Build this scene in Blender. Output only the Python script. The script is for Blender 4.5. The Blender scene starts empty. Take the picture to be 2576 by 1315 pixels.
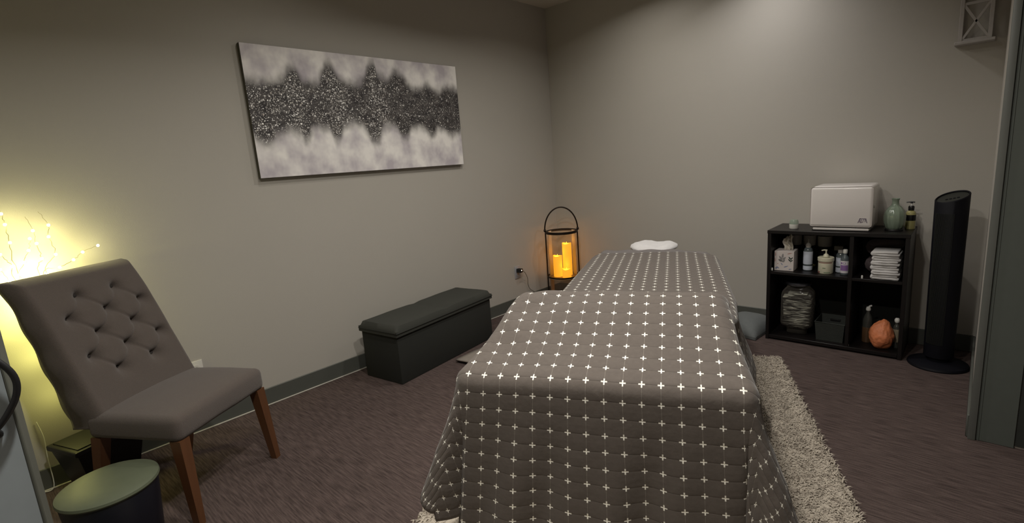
import bpy, bmesh, math, random
from mathutils import Vector, Matrix, noise
random.seed(7)
C = bpy.context.scene.collection
PI = math.pi

# ------------------------------------------------------------------ camera, world, lights, exposure
CAM = dict(f=1279.28, yaw=-0.75283, pitch=0.19164, roll=-0.07394, loc=(3.13978, -4.05159, 1.35))
def make_camera():
    yw, pt, rl = CAM['yaw'], CAM['pitch'], CAM['roll']
    f = Vector((math.sin(yw)*math.cos(pt), math.cos(yw)*math.cos(pt), -math.sin(pt)))
    r = Vector((math.cos(yw), -math.sin(yw), 0)); u = r.cross(f)
    r2 = r*math.cos(rl) + u*math.sin(rl); u2 = -r*math.sin(rl) + u*math.cos(rl)
    cd = bpy.data.cameras.new('camera'); cd.sensor_fit = 'HORIZONTAL'; cd.sensor_width = 36
    cd.lens = CAM['f']/2576*36; cd.clip_start = .02
    o = bpy.data.objects.new('camera', cd); C.objects.link(o)
    M = Matrix((r2, u2, -f)).transposed().to_4x4(); M.translation = Vector(CAM['loc'])
    o.matrix_world = M
    bpy.context.scene.camera = o
make_camera()
w = bpy.data.worlds.new('world'); bpy.context.scene.world = w; w.use_nodes = True
w.node_tree.nodes['Background'].inputs[0].default_value = (.02, .02, .02, 1)
w.node_tree.nodes['Background'].inputs[1].default_value = .3
vs = bpy.context.scene.view_settings
vs.view_transform = 'Standard'; vs.look = 'None'; vs.gamma = 1; vs.use_curve_mapping = False
vs.exposure = 0.0
H = 2.733
def down_light(x, y, power, color=(1, .955, .875), size=.12, spread=150):
    l = bpy.data.lights.new('ceiling_can_and_fill_light', 'AREA'); l.shape = 'DISK'; l.size = size
    l.energy = power; l.color = color; l.spread = math.radians(spread)
    o = bpy.data.objects.new('ceiling_can_and_fill_light', l); C.objects.link(o); o.location = (x, y, H-.012)
down_light(1.2, -.7, 5.8)
down_light(1.3, -1.7, 10.6)
down_light(1.0, -2.6, 4)
down_light(2.2, -2.7, 20)
down_light(2.4, -3.6, 27)  # added unseen fill, split off the lamp above to light the quilt front
down_light(2.0, -.42, 4.6, color=(1, .97, .95), spread=125)

# ------------------------------------------------------------------ materials
def nodes(m):
    m.use_nodes = True; nt = m.node_tree
    return nt, nt.nodes['Principled BSDF']
def mat(name, col, rough=.6, metal=0, var=.12, scale=30, bump=0, bscale=None, emit=None, es=0, trans=0, alpha=1, stretch=(1,1,1), coat=0, sheen=0, ior=1.45, spec=.5):
    m = bpy.data.materials.new(name); nt, b = nodes(m)
    tc = nt.nodes.new('ShaderNodeTexCoord'); mp = nt.nodes.new('ShaderNodeMapping'); mp.inputs['Scale'].default_value = stretch
    nt.links.new(tc.outputs['Object'], mp.inputs[0])
    n = nt.nodes.new('ShaderNodeTexNoise'); n.inputs['Scale'].default_value = scale; n.inputs['Detail'].default_value = 4
    nt.links.new(mp.outputs[0], n.inputs['Vector'])
    mix = nt.nodes.new('ShaderNodeMix'); mix.data_type = 'RGBA'
    mix.inputs[6].default_value = (*[c*(1-var) for c in col], 1); mix.inputs[7].default_value = (*[min(1, c*(1+var)) for c in col], 1)
    nt.links.new(n.outputs[0], mix.inputs[0]); nt.links.new(mix.outputs[2], b.inputs['Base Color'])
    b.inputs['Roughness'].default_value = rough; b.inputs['Metallic'].default_value = metal
    b.inputs['Transmission Weight'].default_value = trans; b.inputs['Alpha'].default_value = alpha
    b.inputs['Coat Weight'].default_value = coat; b.inputs['Sheen Weight'].default_value = sheen
    b.inputs['IOR'].default_value = ior; b.inputs['Specular IOR Level'].default_value = spec
    if emit: b.inputs['Emission Color'].default_value = (*emit, 1); b.inputs['Emission Strength'].default_value = es
    if bump:
        bn = nt.nodes.new('ShaderNodeBump'); bn.inputs['Strength'].default_value = bump; bn.inputs['Distance'].default_value = .004
        n2 = nt.nodes.new('ShaderNodeTexNoise'); n2.inputs['Scale'].default_value = bscale or scale*4; n2.inputs['Detail'].default_value = 5
        nt.links.new(mp.outputs[0], n2.inputs['Vector'])
        nt.links.new(n2.outputs[0], bn.inputs['Height']); nt.links.new(bn.outputs[0], b.inputs['Normal'])
    return m
def math_node(nt, op, a, b=None, c=None):
    n = nt.nodes.new('ShaderNodeMath'); n.operation = op
    for i, v in enumerate((a, b, c)):
        if v is None: continue
        if hasattr(v, 'is_output') or hasattr(v, 'links'): nt.links.new(v, n.inputs[i])
        else: n.inputs[i].default_value = v
    return n.outputs[0]

WALLC = (.43, .405, .365)
M = {}
M['wall'] = mat('wall_paint', WALLC, .75, var=.02, scale=3, bump=.12, bscale=260)
M['ceiling'] = mat('ceiling_paint', (.62, .58, .53), .9, var=.03, bump=.3, bscale=120)
M['base'] = mat('vinyl_baseboard', (.085, .088, .078), .5, var=.05)
M['caulk'] = mat('pale_edge', (.42, .40, .36), .6)
M['trim'] = mat('painted_metal_frame', (.085, .095, .085), .5, var=.05)
M['jamb'] = mat('painted_jamb_pale', (.12, .125, .115), .45, var=.05)
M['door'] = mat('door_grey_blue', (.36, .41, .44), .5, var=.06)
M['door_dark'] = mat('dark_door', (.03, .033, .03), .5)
M['dooredge'] = mat('door_edge_dark', (.09, .095, .08), .5)
def carpet():
    m = bpy.data.materials.new('ribbed_mauve_carpet'); nt, b = nodes(m)
    tc = nt.nodes.new('ShaderNodeTexCoord'); 
    def nz(sx, sy, sc, det=3):
        mp = nt.nodes.new('ShaderNodeMapping'); mp.inputs['Scale'].default_value = (sx, sy, 1); nt.links.new(tc.outputs['Object'], mp.inputs[0])
        n = nt.nodes.new('ShaderNodeTexNoise'); n.inputs['Scale'].default_value = sc; n.inputs['Detail'].default_value = det
        nt.links.new(mp.outputs[0], n.inputs['Vector']); return n.outputs[0]
    a = nz(11, 150, 1.0); c = nz(1.2, 1.2, 2); d = nz(200, 200, 1)
    s = math_node(nt, 'ADD', math_node(nt, 'MULTIPLY', a, .75), math_node(nt, 'ADD', math_node(nt, 'MULTIPLY', c, .12), math_node(nt, 'MULTIPLY', d, .2)))
    r = nt.nodes.new('ShaderNodeValToRGB'); r.color_ramp.elements[0].position = .36; r.color_ramp.elements[1].position = .70
    r.color_ramp.elements[0].color = (.040, .029, .027, 1); r.color_ramp.elements[1].color = (.112, .082, .075, 1)
    nt.links.new(s, r.inputs[0]); nt.links.new(r.outputs[0], b.inputs['Base Color'])
    b.inputs['Roughness'].default_value = .95; b.inputs['Specular IOR Level'].default_value = .1
    bn = nt.nodes.new('ShaderNodeBump'); bn.inputs['Strength'].default_value = .5; bn.inputs['Distance'].default_value = .004
    nt.links.new(s, bn.inputs['Height']); nt.links.new(bn.outputs[0], b.inputs['Normal'])
    return m
M['carpet'] = carpet()
def quilt_mat():
    m = bpy.data.materials.new('taupe_quilt_with_crosses'); nt, b = nodes(m)
    uv = nt.nodes.new('ShaderNodeUVMap'); uv.uv_map = 'UVMap'
    sp = nt.nodes.new('ShaderNodeSeparateXYZ'); nt.links.new(uv.outputs[0], sp.inputs[0])
    def cen(o):
        f = math_node(nt, 'FRACT', math_node(nt, 'ADD', o, .5)); return math_node(nt, 'ABSOLUTE', math_node(nt, 'SUBTRACT', f, .5))
    au, av = cen(sp.outputs[0]), cen(sp.outputs[1])
    def lt(a, v): return math_node(nt, 'LESS_THAN', a, v)
    c1 = math_node(nt, 'MULTIPLY', lt(au, .17), lt(av, .036)); c2 = math_node(nt, 'MULTIPLY', lt(au, .036), lt(av, .17))
    cross = math_node(nt, 'MAXIMUM', c1, c2)
    thread = math_node(nt, 'MULTIPLY', lt(au, .009), .36)
    seam = math_node(nt, 'MULTIPLY', lt(av, .014), .35)
    n = nt.nodes.new('ShaderNodeTexNoise'); n.inputs['Scale'].default_value = 60; n.inputs['Detail'].default_value = 5
    tc = nt.nodes.new('ShaderNodeTexCoord'); nt.links.new(tc.outputs['Object'], n.inputs['Vector'])
    mx = nt.nodes.new('ShaderNodeMix'); mx.data_type = 'RGBA'
    mx.inputs[6].default_value = (.095, .080, .070, 1); mx.inputs[7].default_value = (.128, .108, .095, 1); nt.links.new(n.outputs[0], mx.inputs[0])
    m0 = nt.nodes.new('ShaderNodeMix'); m0.data_type = 'RGBA'; m0.inputs[7].default_value = (.05, .042, .036, 1)
    nt.links.new(seam, m0.inputs[0]); nt.links.new(mx.outputs[2], m0.inputs[6])
    m1 = nt.nodes.new('ShaderNodeMix'); m1.data_type = 'RGBA'; m1.inputs[7].default_value = (.40, .37, .32, 1)
    nt.links.new(thread, m1.inputs[0]); nt.links.new(m0.outputs[2], m1.inputs[6])
    m2 = nt.nodes.new('ShaderNodeMix'); m2.data_type = 'RGBA'; m2.inputs[7].default_value = (.95, .93, .84, 1)
    nt.links.new(cross, m2.inputs[0]); nt.links.new(m1.outputs[2], m2.inputs[6]); nt.links.new(m2.outputs[2], b.inputs['Base Color'])
    b.inputs['Roughness'].default_value = .85; b.inputs['Sheen Weight'].default_value = .15; b.inputs['Specular IOR Level'].default_value = .2
    # quilting puffs: seams sink along the rows (strong) and columns (weak)
    hv = math_node(nt, 'POWER', math_node(nt, 'MULTIPLY', av, 2), .22); hu = math_node(nt, 'POWER', math_node(nt, 'MULTIPLY', au, 2), .6)
    n2 = nt.nodes.new('ShaderNodeTexNoise'); n2.inputs['Scale'].default_value = 22; n2.inputs['Detail'].default_value = 4; nt.links.new(tc.outputs['Object'], n2.inputs['Vector'])
    h = math_node(nt, 'ADD', math_node(nt, 'ADD', hv, math_node(nt, 'MULTIPLY', hu, .12)), math_node(nt, 'MULTIPLY', n2.outputs[0], 1.1))
    bn = nt.nodes.new('ShaderNodeBump'); bn.inputs['Strength'].default_value = .55; bn.inputs['Distance'].default_value = .006
    nt.links.new(h, bn.inputs['Height']); nt.links.new(bn.outputs[0], b.inputs['Normal'])
    return m
M['quilt'] = quilt_mat()
M['sheet'] = mat('grey_sheet', (.15, .135, .13), .85, bump=.3)
M['white_terry'] = mat('white_terry', (.72, .70, .70), .95, var=.06, bump=.8, bscale=500, sheen=.3)
M['black_vinyl'] = mat('black_vinyl', (.012, .012, .012), .45)
M['wood'] = mat('warm_wood', (.10, .04, .016), .45, var=.25, scale=6, stretch=(8, 8, 1), coat=.2)
M['linen'] = mat('taupe_linen', (.094, .075, .065), .9, var=.18, scale=220, bump=.6, bscale=500, sheen=.2)
M['button'] = mat('covered_button_shaded', (.03, .025, .023), .9)  # shade of the tuft dimples put into a darker button colour
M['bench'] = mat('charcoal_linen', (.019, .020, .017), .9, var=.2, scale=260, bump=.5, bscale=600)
M['bench_lid_lit'] = mat('charcoal_linen_lid_lit', (.036, .037, .031), .9, var=.2, scale=260, bump=.5, bscale=600)  # same linen as the body, overhead light on the lid painted in as paler
M['espresso'] = mat('espresso_laminate', (.006, .0045, .0045), .42, var=.3, scale=9, stretch=(1, 6, 6))
M['espresso_back'] = mat('dark_back_panel', (.007, .007, .005), .7)
M['white_metal'] = mat('white_enamel', (.72, .68, .66), .28, var=.01, coat=.4)
M['chrome'] = mat('chrome', (.7, .7, .7), .12, 1)
M['logo'] = mat('purple_grey_ink', (.20, .17, .21), .5)
M['fan'] = mat('black_plastic', (.0030, .0030, .0055), .6, spec=.2)
M['fan_top'] = mat('dark_grey_plastic', (.014, .016, .013), .45)
M['iron'] = mat('dark_bronze_iron', (.018, .011, .008), .5, .6)
M['cushion'] = mat('grey_cushion_cloth', (.125, .135, .135), .9, bump=.4, scale=80)
M['black_cord'] = mat('black_cord', (.008, .008, .009), .45)
M['brown_cord'] = mat('brown_cord', (.06, .05, .035), .5)
M['plate'] = mat('grey_wall_plate', (.33, .335, .36), .35)
M['plate_warm'] = mat('white_wall_plate', (.62, .60, .55), .35)
M['slot'] = mat('dark_slot', (.01, .01, .01), .5)
M['canvas_side'] = mat('canvas_side_dark', (.055, .05, .045), .8)
M['pot'] = mat('black_pot', (.008, .008, .010), .4)
M['bin'] = mat('navy_black_bin', (.004, .0045, .009), .4)
M['bin_top'] = mat('pale_green_grey_lid', (.10, .115, .075), .5, var=.1)
M['white_plastic'] = mat('white_plastic', (.68, .67, .63), .4)
M['cream_plastic'] = mat('cream_plastic', (.72, .69, .53), .4)
M['black_plastic2'] = mat('black_gloss_plastic', (.01, .01, .01), .25)
M['grey_cup'] = mat('frosted_grey', (.34, .32, .30), .5)
M['dark_cup'] = mat('smoked_glass', (.02, .022, .024), .15)
M['paper_white'] = mat('tissue_box_card', (.66, .60, .58), .6, var=.1, scale=14)
M['tissue'] = mat('tissue_paper', (.66, .62, .54), .9)
M['leaf_grey'] = mat('leaf_print_grey', (.26, .25, .25), .7)
M['leaf_dark'] = mat('leaf_print_dark', (.03, .05, .045), .7)
M['print_rust'] = mat('print_rust', (.42, .22, .20), .7)
M['print_blue'] = mat('print_blue', (.25, .27, .38), .7)
M['label_blue'] = mat('pale_blue_label', (.58, .62, .72), .6, var=.06, scale=90)
M['label_white'] = mat('white_label', (.68, .65, .68), .6)
M['purple'] = mat('purple_print', (.26, .14, .36), .6)
M['label_green'] = mat('green_print', (.22, .27, .17), .6)
M['label_brown'] = mat('red_brown_print', (.26, .12, .10), .6)
M['clear_dark'] = mat('clear_bottle', (.10, .12, .13), .12, coat=.5)
M['celadon'] = mat('celadon_glaze', (.20, .25, .19), .16, var=.35, scale=40, stretch=(1, 1, .12), coat=.6)
M['green_glass'] = mat('translucent_green', (.30, .38, .30), .2, alpha=.55)
M['yellow_soap'] = mat('yellow_green_soap', (.34, .31, .13), .15, coat=.5)
M['amber'] = mat('amber_oil', (.10, .055, .028), .15, coat=.4)
M['smoke_green'] = mat('grey_green_bottle', (.055, .055, .048), .2, coat=.3)
M['salt'] = mat('pink_salt_rock', (.62, .20, .085), .55, var=.35, scale=22, bump=.8, bscale=60)
M['basket'] = mat('dark_grey_bin', (.030, .034, .030), .6, bump=.5, bscale=300)
M['brown_towel'] = mat('brown_grey_towel', (.13, .10, .105), .95, bump=.7, bscale=400)
M['yellow_dish'] = mat('yellow_dish', (.42, .36, .17), .4)
M['rattan_white'] = mat('whitewashed_wood', (.40, .375, .36), .7, var=.15, scale=20)
M['led'] = mat('led_bulb_glow', (1, 1, .75), .4, emit=(1, .93, .50), es=60)
M['twig'] = mat('pale_twig', (.30, .27, .17), .6)
M['candle'] = None
def candle_mat():
    m = bpy.data.materials.new('glowing_wax'); nt, b = nodes(m)
    n = nt.nodes.new('ShaderNodeTexNoise'); n.inputs['Scale'].default_value = 18
    mr = nt.nodes.new('ShaderNodeMapRange'); mr.inputs[3].default_value = .72; mr.inputs[4].default_value = 1.1
    nt.links.new(n.outputs[0], mr.inputs[0])
    b.inputs['Base Color'].default_value = (.8, .45, .10, 1); b.inputs['Emission Color'].default_value = (1, .44, .018, 1)
    nt.links.new(mr.outputs[0], b.inputs['Emission Strength']); b.inputs['Roughness'].default_value = .6
    return m
M['candle'] = candle_mat()
M['candle_top'] = mat('lit_wax_pool', (.9, .7, .2), .5, emit=(1, .72, .04), es=2.0)
def glass_mat(name='clear_lantern_glass', fac=.10, tint=(1, .97, .92)):
    m = bpy.data.materials.new(name); nt, b = nodes(m)
    t = nt.nodes.new('ShaderNodeBsdfTransparent'); t.inputs[0].default_value = (*tint, 1)
    b.inputs['Roughness'].default_value = .05; b.inputs['Base Color'].default_value = (.5, .45, .4, 1)
    f = nt.nodes.new('ShaderNodeFresnel'); f.inputs[0].default_value = 1.3
    a = math_node(nt, 'ADD', f.outputs[0], fac*.3)
    mx = nt.nodes.new('ShaderNodeMixShader'); nt.links.new(a, mx.inputs[0]); nt.links.new(t.outputs[0], mx.inputs[1]); nt.links.new(b.outputs[0], mx.inputs[2])
    nt.links.new(mx.outputs[0], nt.nodes['Material Output'].inputs[0]); return m
M['glass'] = glass_mat()
def foil_mat():
    m = mat('crumpled_wrap', (.20, .185, .17), .25, .8, var=.3, scale=20)
    nt, b = m.node_tree, m.node_tree.nodes['Principled BSDF']
    tc = nt.nodes.new('ShaderNodeTexCoord'); mp = nt.nodes.new('ShaderNodeMapping'); mp.inputs['Scale'].default_value = (6, 6, 60); mp.inputs['Rotation'].default_value = (.1, -.15, 0)
    n = nt.nodes.new('ShaderNodeTexNoise'); n.inputs['Scale'].default_value = 1.6; n.inputs['Detail'].default_value = 6; n.inputs['Distortion'].default_value = 1.0
    nt.links.new(tc.outputs['Object'], mp.inputs[0]); nt.links.new(mp.outputs[0], n.inputs['Vector'])
    bn = nt.nodes.new('ShaderNodeBump'); bn.inputs['Strength'].default_value = 1; bn.inputs['Distance'].default_value = .03
    nt.links.new(n.outputs[0], bn.inputs['Height']); nt.links.new(bn.outputs[0], b.inputs['Normal'])
    r = nt.nodes.new('ShaderNodeValToRGB'); r.color_ramp.elements[0].position = .46; r.color_ramp.elements[1].position = .62
    r.color_ramp.elements[0].color = (.015, .013, .012, 1); r.color_ramp.elements[1].color = (1, .94, .85, 1)
    nt.links.new(n.outputs[0], r.inputs[0]); nt.links.new(r.outputs[0], b.inputs['Base Color'])
    b.inputs['Metallic'].default_value = .35
    return m
M['foil'] = foil_mat()
def painting_mat():
    m = bpy.data.materials.new('abstract_canvas_with_glitter'); nt, b = nodes(m)
    uv = nt.nodes.new('ShaderNodeUVMap'); uv.uv_map = 'UVMap'
    sp = nt.nodes.new('ShaderNodeSeparateXYZ'); nt.links.new(uv.outputs[0], sp.inputs[0]); U, V = sp.outputs[0], sp.outputs[1]
    top = [(0,.74),(.045,.739),(.098,.736),(.133,.776),(.181,.856),(.197,.821),(.216,.759),(.249,.745),(.296,.836),(.328,.916),(.349,.863),(.375,.789),(.439,.767),(.481,.812),(.532,.96),(.549,.872),(.594,.827),(.648,.897),(.683,.849),(.717,.778),(.769,.762),(.819,.8),(.858,.748),(.933,.79),(1,.785)]
    bot = [(0,.334),(.044,.268),(.085,.323),(.131,.37),(.176,.331),(.192,.292),(.229,.379),(.291,.389),(.32,.278),(.367,.4),(.424,.421),(.466,.358),(.506,.25),(.551,.379),(.603,.412),(.659,.29),(.705,.379),(.767,.391),(.811,.309),(.865,.379),(.944,.319),(1,.355)]
    glit = [(0,.25),(.04,.65),(.10,.45),(.17,.95),(.22,.5),(.28,.5),(.345,.95),(.40,.45),(.46,.35),(.52,.9),(.56,.8),(.60,.4),(.68,.22),(.80,.22),(1,.2)]
    def curve(pts):
        fc = nt.nodes.new('ShaderNodeFloatCurve'); c = fc.mapping.curves[0]
        c.points[0].location = pts[0]; c.points[1].location = pts[-1]
        for q in pts[1:-1]: c.points.new(*q)
        fc.mapping.update(); nt.links.new(U, fc.inputs['Value']); return fc.outputs[0]
    T, B, G = curve(top), curve(bot), curve(glit)
    mp = nt.nodes.new('ShaderNodeMapping'); mp.inputs['Scale'].default_value = (2.13, 1, 1); nt.links.new(uv.outputs[0], mp.inputs[0])
    def nz(sc, det=4, sx=1):
        m2 = nt.nodes.new('ShaderNodeMapping'); m2.inputs['Scale'].default_value = (2.13*sx, 1, 1); nt.links.new(uv.outputs[0], m2.inputs[0])
        n = nt.nodes.new('ShaderNodeTexNoise'); n.inputs['Scale'].default_value = sc; n.inputs['Detail'].default_value = det; nt.links.new(m2.outputs[0], n.inputs['Vector']); return n.outputs[0]
    wob = math_node(nt, 'MULTIPLY', math_node(nt, 'SUBTRACT', nz(9, 4, 1.6), .5), .10)
    def smooth(v, lo, hi):
        r = nt.nodes.new('ShaderNodeMapRange'); r.interpolation_type = 'SMOOTHSTEP'; r.inputs[1].default_value = lo; r.inputs[2].default_value = hi; nt.links.new(v, r.inputs[0]); return r.outputs[0]
    dt = math_node(nt, 'ADD', math_node(nt, 'SUBTRACT', T, V), wob); db = math_node(nt, 'ADD', math_node(nt, 'SUBTRACT', V, B), wob)
    band = math_node(nt, 'MULTIPLY', smooth(dt, -.07, .065), smooth(db, -.085, .055))
    # pale field: warm white clouds close to the band, lilac grey at the top and the bottom
    cl = nz(4.5, 3, 1.2); r = nt.nodes.new('ShaderNodeValToRGB')
    e = r.color_ramp.elements; e[0].position = .34; e[0].color = (.50, .46, .50, 1); e[1].position = .62; e[1].color = (.88, .85, .82, 1)
    edge = math_node(nt, 'MULTIPLY', math_node(nt, 'ABSOLUTE', math_node(nt, 'SUBTRACT', V, .52)), .34)
    nt.links.new(math_node(nt, 'ADD', math_node(nt, 'SUBTRACT', cl, edge), .13), r.inputs[0])
    dk = nz(14, 5); rd = nt.nodes.new('ShaderNodeValToRGB'); rd.color_ramp.elements[0].color = (.022, .018, .02, 1); rd.color_ramp.elements[1].color = (.115, .105, .10, 1)
    rd.color_ramp.elements[0].position = .35; rd.color_ramp.elements[1].position = .75; nt.links.new(dk, rd.inputs[0])
    m1 = nt.nodes.new('ShaderNodeMix'); m1.data_type = 'RGBA'; nt.links.new(band, m1.inputs[0]); nt.links.new(r.outputs[0], m1.inputs[6]); nt.links.new(rd.outputs[0], m1.inputs[7])
    # silver glitter flakes stuck to the dark band
    inner = math_node(nt, 'MULTIPLY', smooth(dt, .0, .09), smooth(db, -.02, .05))
    cur = m1.outputs[2]
    tot = None; flake = None
    for sc, rad, bias in ((62, .42, .0), (150, .5, .06)):
        vo = nt.nodes.new('ShaderNodeTexVoronoi'); vo.inputs['Scale'].default_value = sc; nt.links.new(mp.outputs[0], vo.inputs['Vector'])
        s3 = nt.nodes.new('ShaderNodeSeparateColor'); nt.links.new(vo.outputs['Color'], s3.inputs[0])
        prob = math_node(nt, 'ADD', math_node(nt, 'MULTIPLY', math_node(nt, 'MULTIPLY', G, math_node(nt, 'ADD', nz(12, 2), .1)), .72), bias)
        on = math_node(nt, 'LESS_THAN', s3.outputs[0], prob); near = math_node(nt, 'LESS_THAN', vo.outputs['Distance'], rad)
        g = math_node(nt, 'MULTIPLY', math_node(nt, 'MULTIPLY', on, near), math_node(nt, 'MULTIPLY', inner, math_node(nt, 'POWER', s3.outputs[1], .8)))
        if flake is None: flake = vo.outputs['Color']
        tot = g if tot is None else math_node(nt, 'MAXIMUM', tot, g)
    m3 = nt.nodes.new('ShaderNodeMix'); m3.data_type = 'RGBA'; m3.inputs[7].default_value = (1, .97, .93, 1)
    nt.links.new(tot, m3.inputs[0]); nt.links.new(cur, m3.inputs[6]); nt.links.new(m3.outputs[2], b.inputs['Base Color'])
    b.inputs['Roughness'].default_value = .6
    # each metallic flake leans its own way
    ge = nt.nodes.new('ShaderNodeNewGeometry')
    sb = nt.nodes.new('ShaderNodeVectorMath'); sb.operation = 'SUBTRACT'; sb.inputs[1].default_value = (.5, .5, .5); nt.links.new(flake, sb.inputs[0])
    sc_ = nt.nodes.new('ShaderNodeVectorMath'); sc_.operation = 'SCALE'; nt.links.new(sb.outputs[0], sc_.inputs[0]); nt.links.new(math_node(nt, 'MULTIPLY', tot, .9), sc_.inputs['Scale'])
    ad = nt.nodes.new('ShaderNodeVectorMath'); ad.operation = 'ADD'; nt.links.new(sc_.outputs[0], ad.inputs[0]); nt.links.new(ge.outputs['Normal'], ad.inputs[1])
    no = nt.nodes.new('ShaderNodeVectorMath'); no.operation = 'NORMALIZE'; nt.links.new(ad.outputs[0], no.inputs[0]); nt.links.new(no.outputs[0], b.inputs['Normal'])
    nt.links.new(math_node(nt, 'MULTIPLY', tot, .25), b.inputs['Metallic'])
    nt.links.new(math_node(nt, 'SUBTRACT', .6, math_node(nt, 'MULTIPLY', tot, .3)), b.inputs['Roughness'])
    return m
M['painting'] = painting_mat()

# ------------------------------------------------------------------ helpers
def new_bm(): return bmesh.new()
def obj(name, bm, m, parent=None, smooth=True, angle=40, label=None):
    me = bpy.data.meshes.new(name)
    if isinstance(bm, bmesh.types.BMesh):
        bmesh.ops.recalc_face_normals(bm, faces=bm.faces[:])
        bm.to_mesh(me); bm.free()
    o = bpy.data.objects.new(name, me); C.objects.link(o)
    me.materials.append(m)
    if smooth:
        for p in me.polygons: p.use_smooth = True
        try: me.set_sharp_from_angle(angle=math.radians(angle))
        except Exception: pass
    if parent: o.parent = parent
    if label: o['label'] = label
    return o
def thing(name, label, cat, loc=(0, 0, 0), rz=0, group=None):
    o = bpy.data.objects.new(name, None); C.objects.link(o); o.empty_display_size = .05
    o.location = loc; o.rotation_euler = (0, 0, rz); o['label'] = label; o['category'] = cat
    if group: o['group'] = group
    return o
def tag(o, label, cat, group=None, loc=None, rz=None):
    o['label'] = label; o['category'] = cat
    if group: o['group'] = group
    if loc: o.location = loc
    if rz is not None: o.rotation_euler = (0, 0, rz)
    return o
def struct(name, bm, m, **k):
    o = obj(name, bm, m, **k); o['kind'] = 'structure'; return o
def box(bm, x0, x1, y0, y1, z0, z1, bev=0, seg=2, M4=None):
    r = bmesh.ops.create_cube(bm, size=1)
    vs_ = r['verts']
    bmesh.ops.scale(bm, vec=(x1-x0, y1-y0, z1-z0), verts=vs_)
    bmesh.ops.translate(bm, vec=((x0+x1)/2, (y0+y1)/2, (z0+z1)/2), verts=vs_)
    if bev:
        es = list({e for v in vs_ for e in v.link_edges})
        rr = bmesh.ops.bevel(bm, geom=es, offset=bev, segments=seg, profile=.5, affect='EDGES')
        vs_ = list({v for f in rr['faces'] for v in f.verts} | {v for v in vs_ if v.is_valid})
    if M4 is not None: bmesh.ops.transform(bm, matrix=M4, verts=[v for v in vs_ if v.is_valid])
    return vs_
def frustum(bm, x0, x1, y0, y1, z0, X0, X1, Y0, Y1, Z1):
    b = [bm.verts.new(p) for p in ((x0, y0, z0), (x1, y0, z0), (x1, y1, z0), (x0, y1, z0))]
    t = [bm.verts.new(p) for p in ((X0, Y0, Z1), (X1, Y0, Z1), (X1, Y1, Z1), (X0, Y1, Z1))]
    bm.faces.new(b[::-1]); bm.faces.new(t)
    for i in range(4): bm.faces.new((b[i], b[(i+1) % 4], t[(i+1) % 4], t[i]))
    return b+t
def lathe(bm, prof, seg=32, cx=0, cy=0, sx=1, sy=1, ribs=0, ra=0):
    rings = []
    for r, z in prof:
        if r < 1e-5: rings.append([bm.verts.new((cx, cy, z))]); continue
        ring = []
        for i in range(seg):
            a = 2*PI*i/seg; rr = r*(1+ra*math.cos(ribs*a)) if ribs else r
            ring.append(bm.verts.new((cx+rr*math.cos(a)*sx, cy+rr*math.sin(a)*sy, z)))
        rings.append(ring)
    for a, b in zip(rings, rings[1:]):
        if len(a) == 1 and len(b) == 1: continue
        for i in range(seg):
            j = (i+1) % seg
            if len(a) == 1: bm.faces.new((a[0], b[i], b[j]))
            elif len(b) == 1: bm.faces.new((a[i], a[j], b[0]))
            else: bm.faces.new((a[i], a[j], b[j], b[i]))
def tube(bm, pts, r, seg=8, closed=False):
    pts = [Vector(p) for p in pts]; n = len(pts); rings = []; up = None
    for i, p in enumerate(pts):
        a = pts[(i-1) % n] if (closed or i > 0) else p; b = pts[(i+1) % n] if (closed or i < n-1) else p
        t = (b-a).normalized()
        if up is None: up = t.orthogonal().normalized()
        up = (up - t*up.dot(t)).normalized(); s = t.cross(up)
        rr = r[i] if isinstance(r, (list, tuple)) else r
        rings.append([bm.verts.new(p+(up*math.cos(2*PI*k/seg)+s*math.sin(2*PI*k/seg))*rr) for k in range(seg)])
    for i in range(n if closed else n-1):
        a, b = rings[i], rings[(i+1) % n]
        for k in range(seg): bm.faces.new((a[k], a[(k+1) % seg], b[(k+1) % seg], b[k]))
    if not closed: bm.faces.new(rings[0][::-1]); bm.faces.new(rings[-1])
def smooth_path(pts, n=8):
    P = [Vector(p) for p in pts]; out = []
    for i in range(len(P)-1):
        p0 = P[max(0, i-1)]; p1 = P[i]; p2 = P[i+1]; p3 = P[min(len(P)-1, i+2)]
        for k in range(n):
            t = k/n; out.append(.5*((2*p1)+(p2-p0)*t+(2*p0-5*p1+4*p2-p3)*t*t+(3*p1-p0-3*p2+p3)*t**3))
    out.append(P[-1]); return out
def grid(bm, nu, nv, fn, uvfn=None):
    V = [[bm.verts.new(fn(i, j)) for j in range(nv+1)] for i in range(nu+1)]
    uvl = bm.loops.layers.uv.new('UVMap') if uvfn else None
    for i in range(nu):
        for j in range(nv):
            f = bm.faces.new((V[i][j], V[i+1][j], V[i+1][j+1], V[i][j+1]))
            if uvfn:
                for l, (a, b) in zip(f.loops, ((i, j), (i+1, j), (i+1, j+1), (i, j+1))): l[uvl].uv = uvfn(a, b)
    return V
def poly(bm, pts, z=0, th=.0006):
    a = [bm.verts.new((x, y, z)) for x, y in pts]; b = [bm.verts.new((x, y, z+th)) for x, y in pts]
    bm.faces.new(a); bm.faces.new(b)
    n = len(pts)
    for i in range(n): bm.faces.new((a[i], a[(i+1) % n], b[(i+1) % n], b[i]))
def xf(bm, Mx, verts=None): bmesh.ops.transform(bm, matrix=Mx, verts=verts or bm.verts[:])
def sst(x): x = max(0, min(1, x)); return x*x*(3-2*x)
def lerp(pts, x):
    if x <= pts[0][0]: return pts[0][1]
    for (a, va), (b, vb) in zip(pts, pts[1:]):
        if x <= b: t = (x-a)/(b-a); return va+(vb-va)*t
    return pts[-1][1]

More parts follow.
